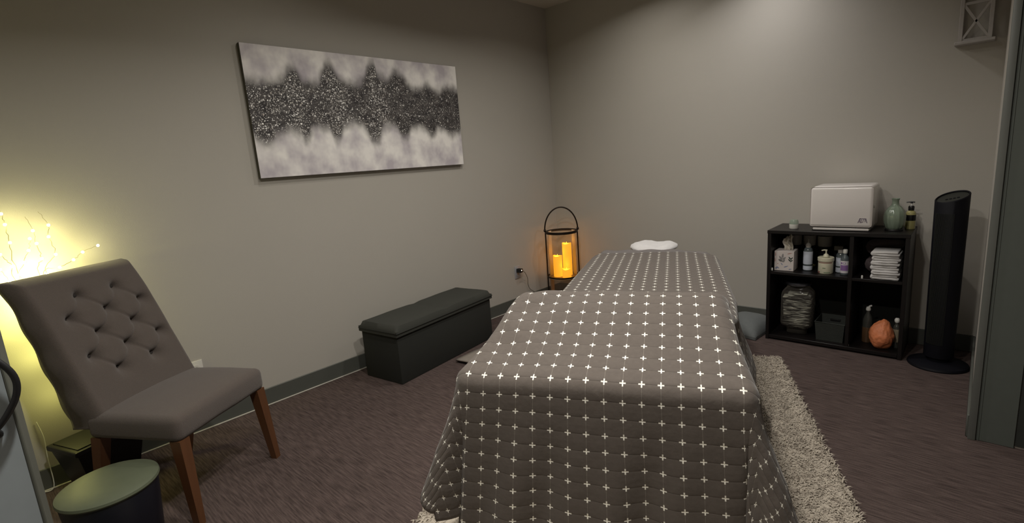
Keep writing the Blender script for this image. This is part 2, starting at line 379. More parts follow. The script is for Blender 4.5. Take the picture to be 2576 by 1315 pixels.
# ------------------------------------------------------------------ room shell
XR = 3.178; YR = -1.2; XE = 4.4; YF = -5.0
bm = new_bm(); box(bm, -.15, XE+.15, YF-.15, .15, -.1, 0); struct('floor', bm, M['carpet'], smooth=False)
bm = new_bm(); box(bm, -.15, XE+.15, YF-.15, .15, H, H+.1); struct('ceiling', bm, M['ceiling'], smooth=False)
bm = new_bm(); box(bm, -.15, 0, YF, 0, 0, H); struct('wall_left', bm, M['wall'], smooth=False)
bm = new_bm(); box(bm, -.15, XR+.1, 0, .15, 0, H); struct('wall_back', bm, M['wall'], smooth=False)
bm = new_bm(); box(bm, XR, XE+.15, YR+.002, 0, 0, H); struct('wall_right', bm, M['wall'], smooth=False)
bm = new_bm(); box(bm, XE, XE+.15, YF, YR, 0, H); struct('wall_far_right', bm, M['wall'], smooth=False)
bm = new_bm(); box(bm, -.15, XE+.15, YF-.15, YF, 0, H); struct('wall_front', bm, M['wall'], smooth=False)
BH = .106
def baseboard(name, x0, x1, y0, y1, edge):
    bm = new_bm(); box(bm, x0, x1, y0, y1, 0, BH, .003, 1); b = struct(name, bm, M['base'])
    return b
baseboard('baseboard_left', 0, .009, YF, 0, None)
baseboard('baseboard_back', .009, XR-.009, -.009, 0, None)
baseboard('baseboard_right', XR-.012, XR, YR, -.009, None)
bm = new_bm(); box(bm, .009, .018, YF, -.009, 0, .007, .002, 1); struct('trim_1', bm, M['caulk'])
# grey metal door frame on the return of the right wall, door leaf recessed behind it
bm = new_bm(); box(bm, XR-.004, XR+.022, YR-.02, YR+.03, 0, 2.2, .003, 2); struct('trim_2', bm, M['jamb'])
bm = new_bm(); box(bm, XR+.022, XR+.145, YR-.010, YR+.002, 0, 2.2, .002, 1); box(bm, XR+.03, XR+.033, YR-.013, YR-.008, 0, 2.2); struct('trim_3', bm, M['trim'])
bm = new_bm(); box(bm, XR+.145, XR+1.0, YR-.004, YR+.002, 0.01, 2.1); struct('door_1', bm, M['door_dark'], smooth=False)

# grey door leaf standing open at the far left of the picture
dd = Vector((-.20, -1, 0)).normalized(); nn = Vector((-dd.y, dd.x, 0))   # along leaf, face normal (towards camera)
if nn.x < 0: nn = -nn
P0 = Vector((1.86, -4.046, .012))
ang = math.atan2(dd.y, dd.x)
d2 = bpy.data.objects.new('door_2', None); C.objects.link(d2); d2.location = P0; d2.rotation_euler = (0, 0, ang); d2['kind'] = 'structure'
s_ = 1 if Vector((-math.sin(ang), math.cos(ang), 0)).dot(nn) > 0 else -1
bm = new_bm(); box(bm, .004, .80, (-.044 if s_ > 0 else 0), (0 if s_ > 0 else .044), 0, 2.03, .002, 1); obj('door_leaf', bm, M['door'], d2)
bm = new_bm(); box(bm, 0, .006, (-.046 if s_ > 0 else -.001), (.001 if s_ > 0 else .046), 0, 2.03, .002, 1); obj('door_edge', bm, M['dooredge'], d2)

# ------------------------------------------------------------------ bed
TH = math.radians(25)
EV = Vector((math.cos(TH), math.sin(TH), 0)); TV = Vector((-math.sin(TH), math.cos(TH), 0))
def W(e, t, z): return EV*e + TV*t + Vector((0, 0, z))
BED0 = W(1.0, -2.5, 0)
def L(e, t, z): return Vector((e-1.0, t+2.5, z))     # local coordinates of things placed at BED0, rotated TH
S = .055
tab = thing('massage_table', 'massage table hidden under the taupe quilt in the middle of the room', 'massage table', BED0, TH)
bm = new_bm(); box(bm, -.37, .35, -.98, 1.09, .60, .672, .025, 4); obj('padded_top', bm, M['black_vinyl'], tab)
bm = new_bm(); box(bm, -.35, .33, -.94, 1.05, .55, .60, .004, 1); obj('table_frame', bm, M['wood'], tab)
for sx in (-.31, .29):
    for sy in (-.86, .95):
        bm = new_bm(); frustum(bm, sx-.018, sx+.018, sy-.018, sy+.018, 0.03, sx-.025, sx+.025, sy-.025, sy+.025, .55); obj('leg', bm, M['wood'], tab, smooth=False)
bm = new_bm(); tube(bm, [(-.1, 1.05, .60), (-.1, 1.30, .64)], .009); tube(bm, [(.08, 1.05, .60), (.08, 1.30, .64)], .009); obj('headrest_rail', bm, M['chrome'], tab)
# headrest: horseshoe cushion under a white fitted cover
bm = new_bm()
bmesh.ops.create_uvsphere(bm, u_segments=40, v_segments=20, radius=1)
for v in bm.verts:
    x, y, z = v.co; r = math.hypot(x, y)
    v.co = Vector((x*.168*(1+.04*math.sin(5*math.atan2(y, x))), y*.165, z*.034*(1 if z > 0 else .9)))
    if z > 0:
        v.co.z += .012*math.exp(-((r-.75)/.2)**2) - .016*math.exp(-((v.co.x-.035)/.045)**2)
    v.co += noise.noise_vector(v.co*26)*.006
xf(bm, Matrix.Translation((-.015, 1.29, .672)))
hr = obj('headrest_cushion', bm, M['white_terry'], tab, label='white covered face cushion')
# sheet: lies over the table, shows as a grey band beyond the quilt at the head end
bm = new_bm()
def sheet(i, j):
    a = i/60; b = j/40
    x = -.41+.80*a; y = .45+.72*b
    cx, cy = abs(x+.01), y
    z = .682
    ed = max(0, cx-.335); z -= ed*ed*16
    eh = max(0, y-1.13); z -= eh*eh*14
    r = max(0, cx-.26); lim = 1.145-r*r*3.2-.14*sst((x-.05)/.3)
    if y > lim: y = lim+(y-lim)*.05; 
    z += .003*math.sin(x*40+y*8)
    return (x, y, z)
grid(bm, 60, 40, sheet)
o = obj('table_sheet', bm, M['sheet']); md = o.modifiers.new('thickness', 'SOLIDIFY'); md.thickness = .004
tag(o, 'plain grey sheet showing as a band beyond the quilt at the head end', 'sheet', loc=BED0, rz=TH)

# quilt ------------------------------------------------------------
TOP = [(-1.54, .690), (-2.86, .690), (-2.93, .700), (-2.98, .735), (-3.03, .790), (-3.07, .822), (-3.11, .834), (-3.146, .830), (-3.20, .815), (-3.25, .795), (-3.30, .773), (-3.35, .751), (-3.40, .730), (-3.45, .712), (-3.50, .697), (-3.53, .686)]
arc = [0]
for (t0, z0), (t1, z1) in zip(TOP, TOP[1:]): arc.append(arc[-1]+math.hypot(t1-t0, z1-z0))
BF = arc[-1]
def topz(b):
    t = lerp(list(zip(arc, [p[0] for p in TOP])), b); 
    z = sum(lerp(list(zip(arc, [p[1] for p in TOP])), b+d) for d in (-.02, -.01, 0, .01, .02))/5
    return t, z
def eL(t): return lerp([(-3.56, .470), (-3.4, .520), (-3.3, .545), (-3.14, .572), (-2.95, .598), (-2.7, .605), (-1.54, .640)], t)
def eR(t): return lerp([(-3.56, 1.312), (-3.45, 1.295), (-3.32, 1.275), (-3.14, 1.262), (-3.0, 1.275), (-2.85, 1.325), (-2.6, 1.345), (-1.54, 1.345)], t)
RC = .045; DSL = .42; DSR = .37; DF = .62
# crest row of crosses sits at t=-3.146; column zero passes e=1.09 at the foot
bc = lerp([(-t, a) for (t, z), a in zip(TOP, arc)], 3.146)
A0 = -1.09
def quilt_pt(a, b):
    bb = max(0, min(b, BF)); t, z = topz(bb)
    l, r = eL(t), eR(t)
    e = a
    da = 0; sgn = 0
    if a < l: da = l-a; sgn = -1; e = l
    elif a > r: da = a-r; sgn = 1; e = r
    db = max(0, b-BF)
    if b < 0: db = 0
    # rounded head corners
    rho = math.hypot(da, db)
    wr = .0035*noise.noise(Vector((a*5, b*5, 0))) + .0015*noise.noise(Vector((a*14, b*14, 3)))
    if rho < 1e-6: 
        crease = 0
        # folds radiating from the knee bolster on the left side
        k = math.exp(-((b-(bc-.02))/.14)**2)*math.exp(-((a-.60)/.13)**2)
        crease = .010*k*math.sin(26*(a*.9+b*1.3))
        k2 = math.exp(-((b-BF+.17)/.16)**2)*math.exp(-((a-.56)/.11)**2)
        crease += .008*k2*math.sin(24*(b-a*.8))
        cen = .004*(1-((a-.93)/.4)**2) + .004*max(0, 1-(b-.055)/.05)*(b < .12)
        return W(e, t, z+wr+crease+cen)
    phi = math.atan2(db, da) if da > 0 else PI/2
    side = math.cos(phi); frt = math.sin(phi)
    if da > 0 and db > 0:      # hem rounds the corner instead of reaching a long point
        dsm = DSR if sgn > 0 else DSL
        rmax = min(dsm/max(side, 1e-4), DF/max(frt, 1e-4)); lim = dsm+(DF-dsm)*frt**2.0
        rho = rho*(1+(lim/rmax-1)*sst(min(1, rho/.3)))
    if rho < RC*PI/2:
        an = rho/RC; out = RC*math.sin(an); dn = RC*(1-math.cos(an)); q = 0
    else:
        q = rho-RC*PI/2; out = RC; dn = RC+q
    k = sst(q/.25)
    so = q*((.06 if sgn < 0 else .025)*math.sin(bb*13+sgn)*k + (.12 if sgn < 0 else .16)*k+(.05 if sgn < 0 else .10))
    fo = q*(.030*math.sin(a*23+1.0+b*2)*k + .018*math.sin(a*9)+.018*math.sin(a*41+b*5)*k+.02)
    out += so*side*side + fo*frt*frt
    ear = math.sin(2*phi) if da > 0 else 0
    out += max(0, ear)**1.5*q*(.20 if sgn < 0 else .10)
    if da > 0: out -= q*(.22 if sgn < 0 else .14)*math.exp(-((phi-1.22)/.20)**2)*k
    dn -= ear**2*q*.08
    p = W(e, t, z-dn+wr) + EV*(sgn*side*out) - TV*(frt*out) + EV*(frt**2*q*(.13 if e < .93 else .04)*((e-.93)/.42))
    if p.z < .012: p.z = .012
    return p
bm = new_bm()
NU, NV = 190, 240
a0, a1, b0, b1 = 0, 1, 0, BF+DF
def ab(i, j):
    b = b0+(b1-b0)*j/NV; t = topz(max(0, min(b, BF)))[0]
    lo, hi = .50-DSL, eR(-2.5)+DSR
    return lo+(hi-lo)*i/NU, b
def qf(i, j):
    a, b = ab(i, j)
    # round the head corner of the quilt on the right, gentle on the left
    da = max(0, a-1.17); b_ = b
    lim = .055 + (da*da*2.2 if da > 0 else 0) + max(0, .72-a)**2*1.6
    lim = min(lim, .34)
    if b < .45: b_ = lim + b*(1-lim/.45)
    return quilt_pt(a, b_)
def quv(i, j):
    a, b = ab(i, j)
    return ((a+A0)/S, (b-bc)/S)
grid(bm, NU, NV, qf, quv)
xf(bm, (Matrix.Translation(BED0) @ Matrix.Rotation(TH, 4, 'Z')).inverted())
o = obj('quilt', bm, M['quilt'], angle=180)
md = o.modifiers.new('thickness', 'SOLIDIFY'); md.thickness = .007; md.offset = 1
tag(o, 'taupe grey quilt with rows of small white crosses draped over the table', 'quilt', loc=BED0, rz=TH)

# shaggy rug under the table
bm = new_bm()
RE0, RE1, RT0, RT1 = .155, 1.762, -4.25, -1.60
def rug_pt(i, j):
    e = RE0+(RE1-RE0)*i/60; t = RT0+(RT1-RT0)*j/90
    if i == 0 or i == 60: e += .010*noise.noise(Vector((t*18, 0, i)))
    if j == 0 or j == 90: t += .010*noise.noise(Vector((e*18, 5, j)))
    z = .018+.005*noise.noise(Vector((e*30, t*30, 0))) if 0 < i < 60 and 0 < j < 90 else .003
    return L(e, t, z)
grid(bm, 60, 90, rug_pt)
def rug_mat(name, lo, hi):
    m = bpy.data.materials.new(name); nt, b = nodes(m)
    tc = nt.nodes.new('ShaderNodeTexCoord'); n = nt.nodes.new('ShaderNodeTexNoise'); n.inputs['Scale'].default_value = 34; n.inputs['Detail'].default_value = 4; n.inputs['Distortion'].default_value = 1.2
    nt.links.new(tc.outputs['Object'], n.inputs['Vector'])
    r = nt.nodes.new('ShaderNodeValToRGB'); r.color_ramp.elements[0].position = .36; r.color_ramp.elements[1].position = .52
    r.color_ramp.elements[0].color = (*lo, 1); r.color_ramp.elements[1].color = (*hi, 1)
    nt.links.new(n.outputs[0], r.inputs[0]); nt.links.new(r.outputs[0], b.inputs['Base Color']); b.inputs['Roughness'].default_value = 1; b.inputs['Specular IOR Level'].default_value = .05
    return m
M['rug'] = rug_mat('cream_grey_shag', (.25, .213, .175), (.44, .39, .325))
o = obj('rug_backing', bm, M['rug'], angle=180); rug = thing('shaggy_rug', 'cream grey shaggy rug lying under the massage table', 'rug', BED0, TH); o.parent = rug
verts, faces = [], []
def tuft(e, t):
    a = random.uniform(0, 2*PI); ln = random.uniform(.012, .024); hh = random.uniform(.007, .013); wd = .0028
    p = L(e, t, .012); d = Vector((math.cos(a), math.sin(a), 0)); s = Vector((-d.y, d.x, 0))*wd
    k = len(verts)
    verts.extend([p-s, p+s, p+d*ln*.5+s*.9+Vector((0, 0, hh)), p+d*ln*.5-s*.9+Vector((0, 0, hh)), p+d*ln*1.15+Vector((0, 0, hh*.85))])
    faces.extend([(k, k+1, k+2, k+3), (k+3, k+2, k+4)])
for _ in range(34000):
    if random.random() < .8: e, t = random.uniform(1.25, RE1), random.uniform(-3.75, RT1)
    else: e, t = random.uniform(RE0, .62), random.uniform(-4.1, RT1)
    tuft(e, t)
me = bpy.data.meshes.new('rug_pile'); me.from_pydata([tuple(v) for v in verts], [], faces); me.materials.append(M['rug'])
o = bpy.data.objects.new('rug_pile', me); C.objects.link(o); o.parent = rug; o['kind'] = 'stuff'

# grey folded blanket end on the carpet between bench and table
bm = new_bm()
def mat_pt(i, j):
    u = i/20; v = j/20
    x = .50+.75*u+.0*v; y = -1.885+.08*u+.62*v*(1-.1*u)
    return (x-.02*v, y, .014+.003*math.sin(u*9)+.003*math.sin(v*7+u*4))
grid(bm, 20, 20, mat_pt)
o = obj('floor_mat', bm, mat('beige_grey_blanket', (.24, .21, .18), .9, bump=.3)); md = o.modifiers.new('thickness', 'SOLIDIFY'); md.thickness = .010; md.offset = 1
xf_loc = (0, 0, 0)
tag(o, 'flat grey folded blanket corner poking out on the carpet beside the storage bench', 'blanket')

# ------------------------------------------------------------------ tufted dining chair
CH = Vector((.770, -3.416, 0)); CA = math.radians(31)
# local: +x = chair front, y from -w/2 (near camera side) .. ; rotate so that front direction = CA
ch = thing('dining_chair', 'taupe button tufted parsons chair with warm brown wooden legs by the left wall', 'chair', CH, CA)
w_, d_, sh = .51, .445, .47
bm = new_bm()
def seat():
    n = 24
    vs_ = box(bm, -d_, .0, -w_/2, w_/2, sh-.105, sh, .028, 4)
    bmesh.ops.subdivide_edges(bm, edges=[e for e in bm.edges if e.calc_length() > .05], cuts=8, use_grid_fill=True)
    for v in bm.verts:
        if v.co.z > sh-.03:
            u = 1-((v.co.x+d_/2)/(d_/2))**2; q = 1-(v.co.y/(w_/2))**2
            v.co.z += .018*max(0, u)**.6*max(0, q)**.6
        v.co += noise.noise_vector(v.co*9)*.0025
seat(); obj('seat', bm, M['linen'], ch, angle=60)
# back: tufted front surface with rolled top
BHt = 1.02
NB, NH = 96, 120
cols = {0: [-.060, .105], 1: [-.142, .025, .188]}
buttons = []
for r_, s0 in enumerate([.475, .39, .305, .22, .135]):
    for y in cols[r_ % 2]: buttons.append((y, s0))
bh_len = .585
def back_front(i, j, th=0):
    y = -w_/2+w_*i/NB; s = -.06+(bh_len+.06)*j/NH
    k = sst((s-.40)/.2)
    x = -d_+.035-.40*s-.6*max(0, s-.38)**2; z = sh+s*.955
    # puffs
    dmin = min(math.hypot(y-a, (s-b)) for a, b in buttons)
    puff = .046*(1-math.exp(-(dmin/.022)**1.4))
    # diamond creases between neighbouring buttons
    for n1, (a, b) in enumerate(buttons):
        for (c, d) in buttons[n1+1:]:
            if abs(abs(b-d)-.085) < .01 and abs(a-c) < .105:
                vx, vy = c-a, d-b; q = ((y-a)*vx+(s-b)*vy)/(vx*vx+vy*vy)
                if 0 < q < 1:
                    dist = abs((y-a)*vy-(s-b)*vx)/math.hypot(vx, vy); puff -= .007*math.exp(-(dist/.007)**2)
    eg = min(1, (w_/2-abs(y))/.03); eg = math.sqrt(max(0, 1-(1-eg)**2)); tp = min(1, (bh_len-s)/.03); tp = math.sqrt(max(0, 1-(1-tp)**2))
    x += (puff+.02)*min(eg, tp) - .02
    # scalloped outline
    if i in (0, NB): y += .004*math.sin(s*36)*(1 if i else -1)
    return Vector((x, y, z))
bm = new_bm(); F = grid(bm, NB, NH, back_front)
Bk = [[bm.verts.new(F[i][j].co + Vector((-.075+.0*j, 0, -.012))) for j in range(NH+1)] for i in (0, NB)]
# simple closed shell: rim + back plane
rim = [F[i][0] for i in range(NB+1)]+[F[NB][j] for j in range(1, NH+1)]+[F[i][NH] for i in range(NB-1, -1, -1)]+[F[0][j] for j in range(NH-1, 0, -1)]
for col in Bk:
    for v in col: bm.verts.remove(v)
rb = [bm.verts.new(Vector((-.095+.115*max(0, v.co.z-sh), 0, -.01))+Vector((min(v.co.x, -d_+.02-.40*max(0, (v.co.z-sh)/.955)-.6*max(0, (v.co.z-sh)/.955-.38)**2), v.co.y*.985, v.co.z))) for v in rim]
n = len(rim)
for k in range(n): bm.faces.new((rim[k], rim[(k+1) % n], rb[(k+1) % n], rb[k]))
# back panel strips
lo = rb[:NB+1]; hi = rb[NB+NH:NB+NH+NB+1][::-1]
right = rb[NB:NB+NH+1]; left = [rb[0]]+rb[:NB+NH+NB-1:-1]
prev = left
for kk in range(1, 2):
    for j in range(NH): bm.faces.new((left[j], left[j+1], right[j+1], right[j])) if j not in (0, NH-1) else None
obj('backrest', bm, M['linen'], ch, angle=180)
for (y, s) in buttons:
    p = back_front(round((y+w_/2)/w_*NB), round((s+.06)/(bh_len+.06)*NH))
    bm = new_bm(); bmesh.ops.create_uvsphere(bm, u_segments=12, v_segments=8, radius=.0115)
    for v in bm.verts: v.co.x *= .5
    xf(bm, Matrix.Translation(p+Vector((.002, 0, 0)))); obj('button', bm, M['button'], ch)
for y in (-w_/2+.03, w_/2-.03):
    bm = new_bm(); q = .024; Q = .015
    frustum(bm, .0-Q, .0+Q, y*1.07-Q, y*1.07+Q, 0, -.030-q, -.030+q, y-q, y+q, sh-.10); obj('leg', bm, M['wood'], ch, smooth=False)
    bm = new_bm(); frustum(bm, -d_-.06-Q, -d_-.06+Q, y-Q, y+Q, 0, -d_+.03-q, -d_+.03+q, y-q, y+q, sh-.10); obj('leg', bm, M['wood'], ch, smooth=False)

# ------------------------------------------------------------------ round bin, pot with lit twigs
bc_ = Vector((.845, -3.862, 0))
bn = thing('waste_bin', 'round dark bin with a pale domed lid in front of the tufted chair', 'bin', bc_)
bm = new_bm(); lathe(bm, [(0, 0), (.125, 0), (.130, .01), (.150, .280), (.147, .285), (0, .285)], 48); obj('body', bm, M['bin'], bn)
bm = new_bm(); lathe(bm, [(0, .2855), (.153, .2855), (.157, .292), (.155, .301), (.14, .309), (.08, .315), (0, .317)], 48); obj('lid', bm, M['bin_top'], bn, label='pale greenish grey lid')

pp = Vector((.165, -3.80, 0))
pot = thing('planter', 'black square tapered planter on the carpet behind the tufted chair', 'planter', pp, .35)
bm = new_bm(); frustum(bm, -.075, .075, -.095, .095, 0, -.105, .105, -.14, .14, .23); box(bm, -.115, .115, -.15, .15, .225, .25, .006, 2); obj('pot', bm, M['pot'], pot, smooth=False)
bm = new_bm(); box(bm, -.095, .095, -.13, .13, .249, .254); obj('soil', bm, M['slot'], pot)
tw = thing('twig_lights', 'spray of thin twigs carrying tiny yellow white LED bulbs behind the chair', 'twig lights', pp+Vector((0, 0, .255)))
X0 = .085
chains = [[(X0, -3.631, 1.109), (X0, -3.691, 1.088), (X0, -3.729, 1.059), (X0, -3.782, 1.034), (X0, -3.844, .996)],
 [(X0, -3.809, 1.290), (X0, -3.785, 1.227), (X0, -3.794, 1.176), (X0, -3.785, 1.094), (X0, -3.828, 1.011)],
 [(X0, -3.854, 1.273), (X0, -3.840, 1.210), (X0, -3.838, 1.153), (X0, -3.834, 1.084), (X0, -3.856, .999)],
 [(X0, -3.921, 1.357), (X0, -3.924, 1.294), (X0, -3.921, 1.248), (X0, -3.920, 1.170), (X0, -3.915, 1.029)],
 [(X0, -3.981, 1.197), (X0, -3.959, 1.125), (X0, -3.933, 1.068), (X0, -3.925, .978)],
 [(X0, -3.856, 1.177), (X0, -3.869, 1.127), (X0, -3.893, 1.078), (X0, -3.913, .975)],
 [(.06, -3.97, 1.06), (.06, -3.95, 1.0), (.065, -3.92, .94), (.07, -3.89, .87)],
 [(.05, -3.87, 1.04), (.055, -3.88, .98), (.06, -3.89, .90), (.08, -3.90, .82)],
 [(.05, -3.82, 1.00), (.055, -3.83, .94), (.06, -3.84, .87), (.07, -3.84, .82)]]
TB = Vector((pp.x, pp.y, .255))
bulb_me = None
for q, chn in enumerate(chains):
    P = [Vector(c)-TB for c in chn]
    base = Vector((random.uniform(-.02, .02), random.uniform(-.01, .05), 0))
    low = Vector((-.04+random.uniform(-.02, .02), random.uniform(.02, .07), .38))
    path = smooth_path(P+[low, base], 6)
    n = len(path)
    for k in range(2, n-1): path[k] = path[k]+Vector((0, random.uniform(-.004, .004), random.uniform(-.003, .003)))
    bm = new_bm(); tube(bm, path, [.0008+.0012*(k/(n-1)) for k in range(n)], 5)
    br = obj('branch', bm, M['twig'], tw)
    for kk, p in enumerate(P):
        if q in (1, 2, 3) and kk == 0: continue
        if bulb_me is None:
            b2 = new_bm(); bmesh.ops.create_uvsphere(b2, u_segments=10, v_segments=8, radius=.0055)
            bo = obj('bulb', b2, M['led']); bulb_me = bo.data; bo.parent = br; bo.location = p
        else:
            bo = bpy.data.objects.new('bulb', bulb_me); C.objects.link(bo); bo.parent = br; bo.location = p
def led_light(p, e):
    l = bpy.data.lights.new('led_glow', 'POINT'); l.energy = e; l.color = (1, .95, .27); l.shadow_soft_size = .02
    o = bpy.data.objects.new('led_glow', l); C.objects.link(o); o.location = p
for p, e in [((.085, -3.90, 1.02), 1.3), ((.075, -3.96, .98), 1.1), ((.085, -3.80, 1.03), .6), ((.08, -3.92, .88), 1.1), ((.10, -3.98, .80), .8), ((.085, -3.79, 1.17), .22), ((.085, -3.92, 1.24), .3), ((.085, -3.68, 1.09), .1), ((.09, -3.93, .64), .55), ((.10, -3.90, .45), .35)]: led_light(p, e)
# thin white cord running down the wall behind the chair, part of the twig lights
bm = new_bm(); tube(bm, [Vector(c)-TB for c in smooth_path([(.012, -3.985, .34), (.02, -3.975, .26), (.03, -3.98, .16), (.04, -3.985, .02), (.02, -4.03, .006)], 6)], .0022, 6); obj('power_cord', bm, M['white_plastic'], tw, label='thin white cord')

# black cable loop on the open door at far left
lp = P0 + Vector((.03, .0, 0))
bm = new_bm()
def dl(u, z, o=.02): v = P0 + dd*u + nn*o; return (v.x, v.y, z)
tube(bm, smooth_path([dl(.11, 1.07), dl(.075, 1.10), dl(.025, 1.095), dl(-.010, 1.05), dl(-.010, 1.005), dl(.022, .955), dl(.06, .93), dl(.10, .90)], 8), .0055, 10)
tag(obj('cable_loop', bm, M['black_cord']), 'black cable loop hanging on the grey door at the far left', 'cable')
bm = new_bm(); v = P0+dd*.035+nn*.008; box(bm, -.010, .010, -.010, .010, -.012, .012, .003, 1); xf(bm, Matrix.Translation((v.x, v.y, .94)) @ Matrix.Rotation(.5, 4, 'X'))
tag(obj('hook', bm, M['black_cord']), 'small black hook fixed to the grey door below the cable loop', 'hook')

# ------------------------------------------------------------------ storage bench
BL = Vector((.36, -1.37, 0)) - Vector((.484, -2.33, 0)); bl = BL.length; ba = math.atan2(BL.y, BL.x)
bench = thing('storage_bench', 'long charcoal fabric storage bench with a padded lid against the left wall', 'bench', (.484, -2.33, 0), ba)
BD = .345      # local: x along the bench, +y towards the wall
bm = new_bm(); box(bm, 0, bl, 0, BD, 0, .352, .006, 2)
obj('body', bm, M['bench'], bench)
bm = new_bm()
def lid_pt(i, j):
    u = i/40; v = j/20
    x = -.012+(bl+.024)*u; y = -.012+(BD+.022)*v
    ed = min(u*bl, (1-u)*bl, v*BD, (1-v)*BD); 
    z = .352+.030*min(1, math.sqrt(max(0, ed)/.02)) - .007*math.exp(-((u-.5)/.04)**2) - .006*math.sin(PI*u)*math.sin(PI*v)+.003*noise.noise(Vector((x*6, y*6, 0)))
    return (x, y, z+.006)
G_ = grid(bm, 40, 20, lid_pt)
rim = [G_[i][0] for i in range(41)]+[G_[40][j] for j in range(1, 21)]+[G_[i][20] for i in range(39, -1, -1)]+[G_[0][j] for j in range(19, 0, -1)]
rb = [bm.verts.new((v.co.x, v.co.y, .322)) for v in rim]; n = len(rim)
for k in range(n): bm.faces.new((rim[k], rim[(k+1) % n], rb[(k+1) % n], rb[k]))
bm.faces.new(rb)
o = obj('padded_lid', bm, M['bench_lid_lit'], bench, angle=50)
bm = new_bm(); tube(bm, [(-.014, -.014, .345), (bl+.014, -.014, .345), (bl+.014, BD+.008, .345), (-.014, BD+.008, .345)], .003, 6, closed=True); obj('piping', bm, M['bench'], o)
def t_(x, y, z): return (x, y, z)

# ------------------------------------------------------------------ painting
pt = thing('canvas_painting', 'wide abstract canvas with a black glitter band on white hung on the left wall', 'painting', (.0, -2.02, 1.74))
bm = new_bm(); box(bm, .004, .034, -.80, .80, -.375, .375, .002, 1); obj('stretched_canvas', bm, M['canvas_side'], pt)
bm = new_bm()
V = grid(bm, 8, 4, lambda i, j: (.0345, -.799+1.598*i/8, -.374+.748*j/4), lambda i, j: (i/8, j/4)); obj('painted_face', bm, M['painting'], pt, smooth=False)
bm = new_bm(); tube(bm, [(.003, -.25, .30), (.003, 0, .34), (.003, .25, .30)], .001, 4); obj('hanging_wire', bm, M['chrome'], pt)

# ------------------------------------------------------------------ outlets
def outlet(loc, label, m, plug):
    t = thing('wall_outlet', label, 'outlet', loc)
    bm = new_bm(); box(bm, 0, .006, -.036, .036, -.058, .058, .002, 2); obj('cover_plate', bm, m, t)
    for z in (-.02, .02):
        bm = new_bm(); lathe(bm, [(0, 0), (.016, 0), (.016, .003), (0, .003)], 20); xf(bm, Matrix.Translation((.0055, 0, z)) @ Matrix.Rotation(PI/2, 4, 'Y')); r = obj('receptacle', bm, m, t)
        bm = new_bm(); box(bm, .0085, .0090, -.006, -.0045, z-.004, z+.004); box(bm, .0085, .0090, .0045, .006, z-.004, z+.004); obj('slot', bm, M['slot'], r)
    return t
outlet((0, -.640, .345), 'grey wall outlet holding a black plug beside the candle lantern', M['plate'], True)
outlet((0, -3.322, .345), 'wall outlet just above the seat of the tufted chair', M['plate_warm'], False)
bm = new_bm(); box(bm, 0, .05, -.02, .02, -.018, .018, .004, 2)
pl = tag(obj('power_adapter', bm, M['black_cord']), 'black plug adapter with a tiny light in the grey wall outlet', 'plug', loc=(.0095, -.642, .365))
bm = new_bm(); lathe(bm, [(0, 0), (.0045, 0), (.0045, .002), (0, .003)], 12); xf(bm, Matrix.Translation((.050, -.002, .004)) @ Matrix.Rotation(PI/2, 4, 'Y')); obj('indicator_light', bm, mat('indicator_glow', (1, .9, .8), .4, emit=(1, .85, .7), es=3), pl)
bm = new_bm(); tube(bm, smooth_path([(.058, -.625, .36), (.045, -.58, .33), (.03, -.535, .27), (.02, -.52, .20), (.016, -.49, .15), (.014, -.42, .10), (.014, -.36, .02), (.06, -.28, .005), (.12, -.2, .004)], 8), .0022, 6)
tag(obj('plug_cord', bm, M['brown_cord']), 'thin brown cord running from the plug down towards the lantern', 'cord')

# ------------------------------------------------------------------ lantern and candles
LC = Vector((.25, -.26, 0))
ln = thing('candle_lantern', 'tall dark metal lantern with a glass cylinder standing in the room corner', 'lantern', LC, math.radians(43))
R_ = .15
bm = new_bm()
for s in (-1, 1): tube(bm, [(s*R_, 0, 0), (s*R_, 0, .70)], .0065, 8)
obj('upright', bm, M['iron'], ln)
bm = new_bm(); lathe(bm, [(R_-.022, .672), (R_, .670), (R_+.003, .678), (R_, .692), (R_-.022, .690), (R_-.022, .672)], 40); obj('top_ring', bm, M['iron'], ln)
bm = new_bm(); lathe(bm, [(R_-.004, .252), (R_+.003, .252), (R_+.003, .266), (R_-.004, .266), (R_-.004, .252)], 40); obj('lower_ring', bm, M['iron'], ln)
bm = new_bm(); lathe(bm, [(0, .246), (R_-.006, .246), (R_-.006, .254), (0, .254)], 40); obj('tray', bm, M['glass'], ln)
bm = new_bm(); lathe(bm, [(R_-.004, .03), (R_+.003, .03), (R_+.003, .042), (R_-.004, .042), (R_-.004, .03)], 40); obj('base_ring', bm, M['iron'], ln)
hb = []
for k in range(0, 33):
    a = PI*k/32; hb.append((R_*1.03*math.cos(a), 0, .70+.21*math.sin(a)))
bm = new_bm(); tube(bm, hb, .0065, 8); h_ = obj('handle', bm, M['iron'], ln)
for s in (-1, 1):
    bm = new_bm(); lathe(bm, [(0, -.012), (.012, -.010), (.012, .010), (0, .012)], 12); xf(bm, Matrix.Translation((s*R_*1.03, 0, .70)) @ Matrix.Rotation(PI/2, 4, 'Y')); obj('pivot', bm, M['iron'], h_)
bm = new_bm(); lathe(bm, [(R_-.020, .034), (R_-.020, .685)], 48); lathe(bm, [(R_-.023, .685), (R_-.023, .034)], 48); obj('glass_cylinder', bm, M['glass'], ln)
rv = Vector((.73, .68, 0)); bv = Vector((-.68, .73, 0))
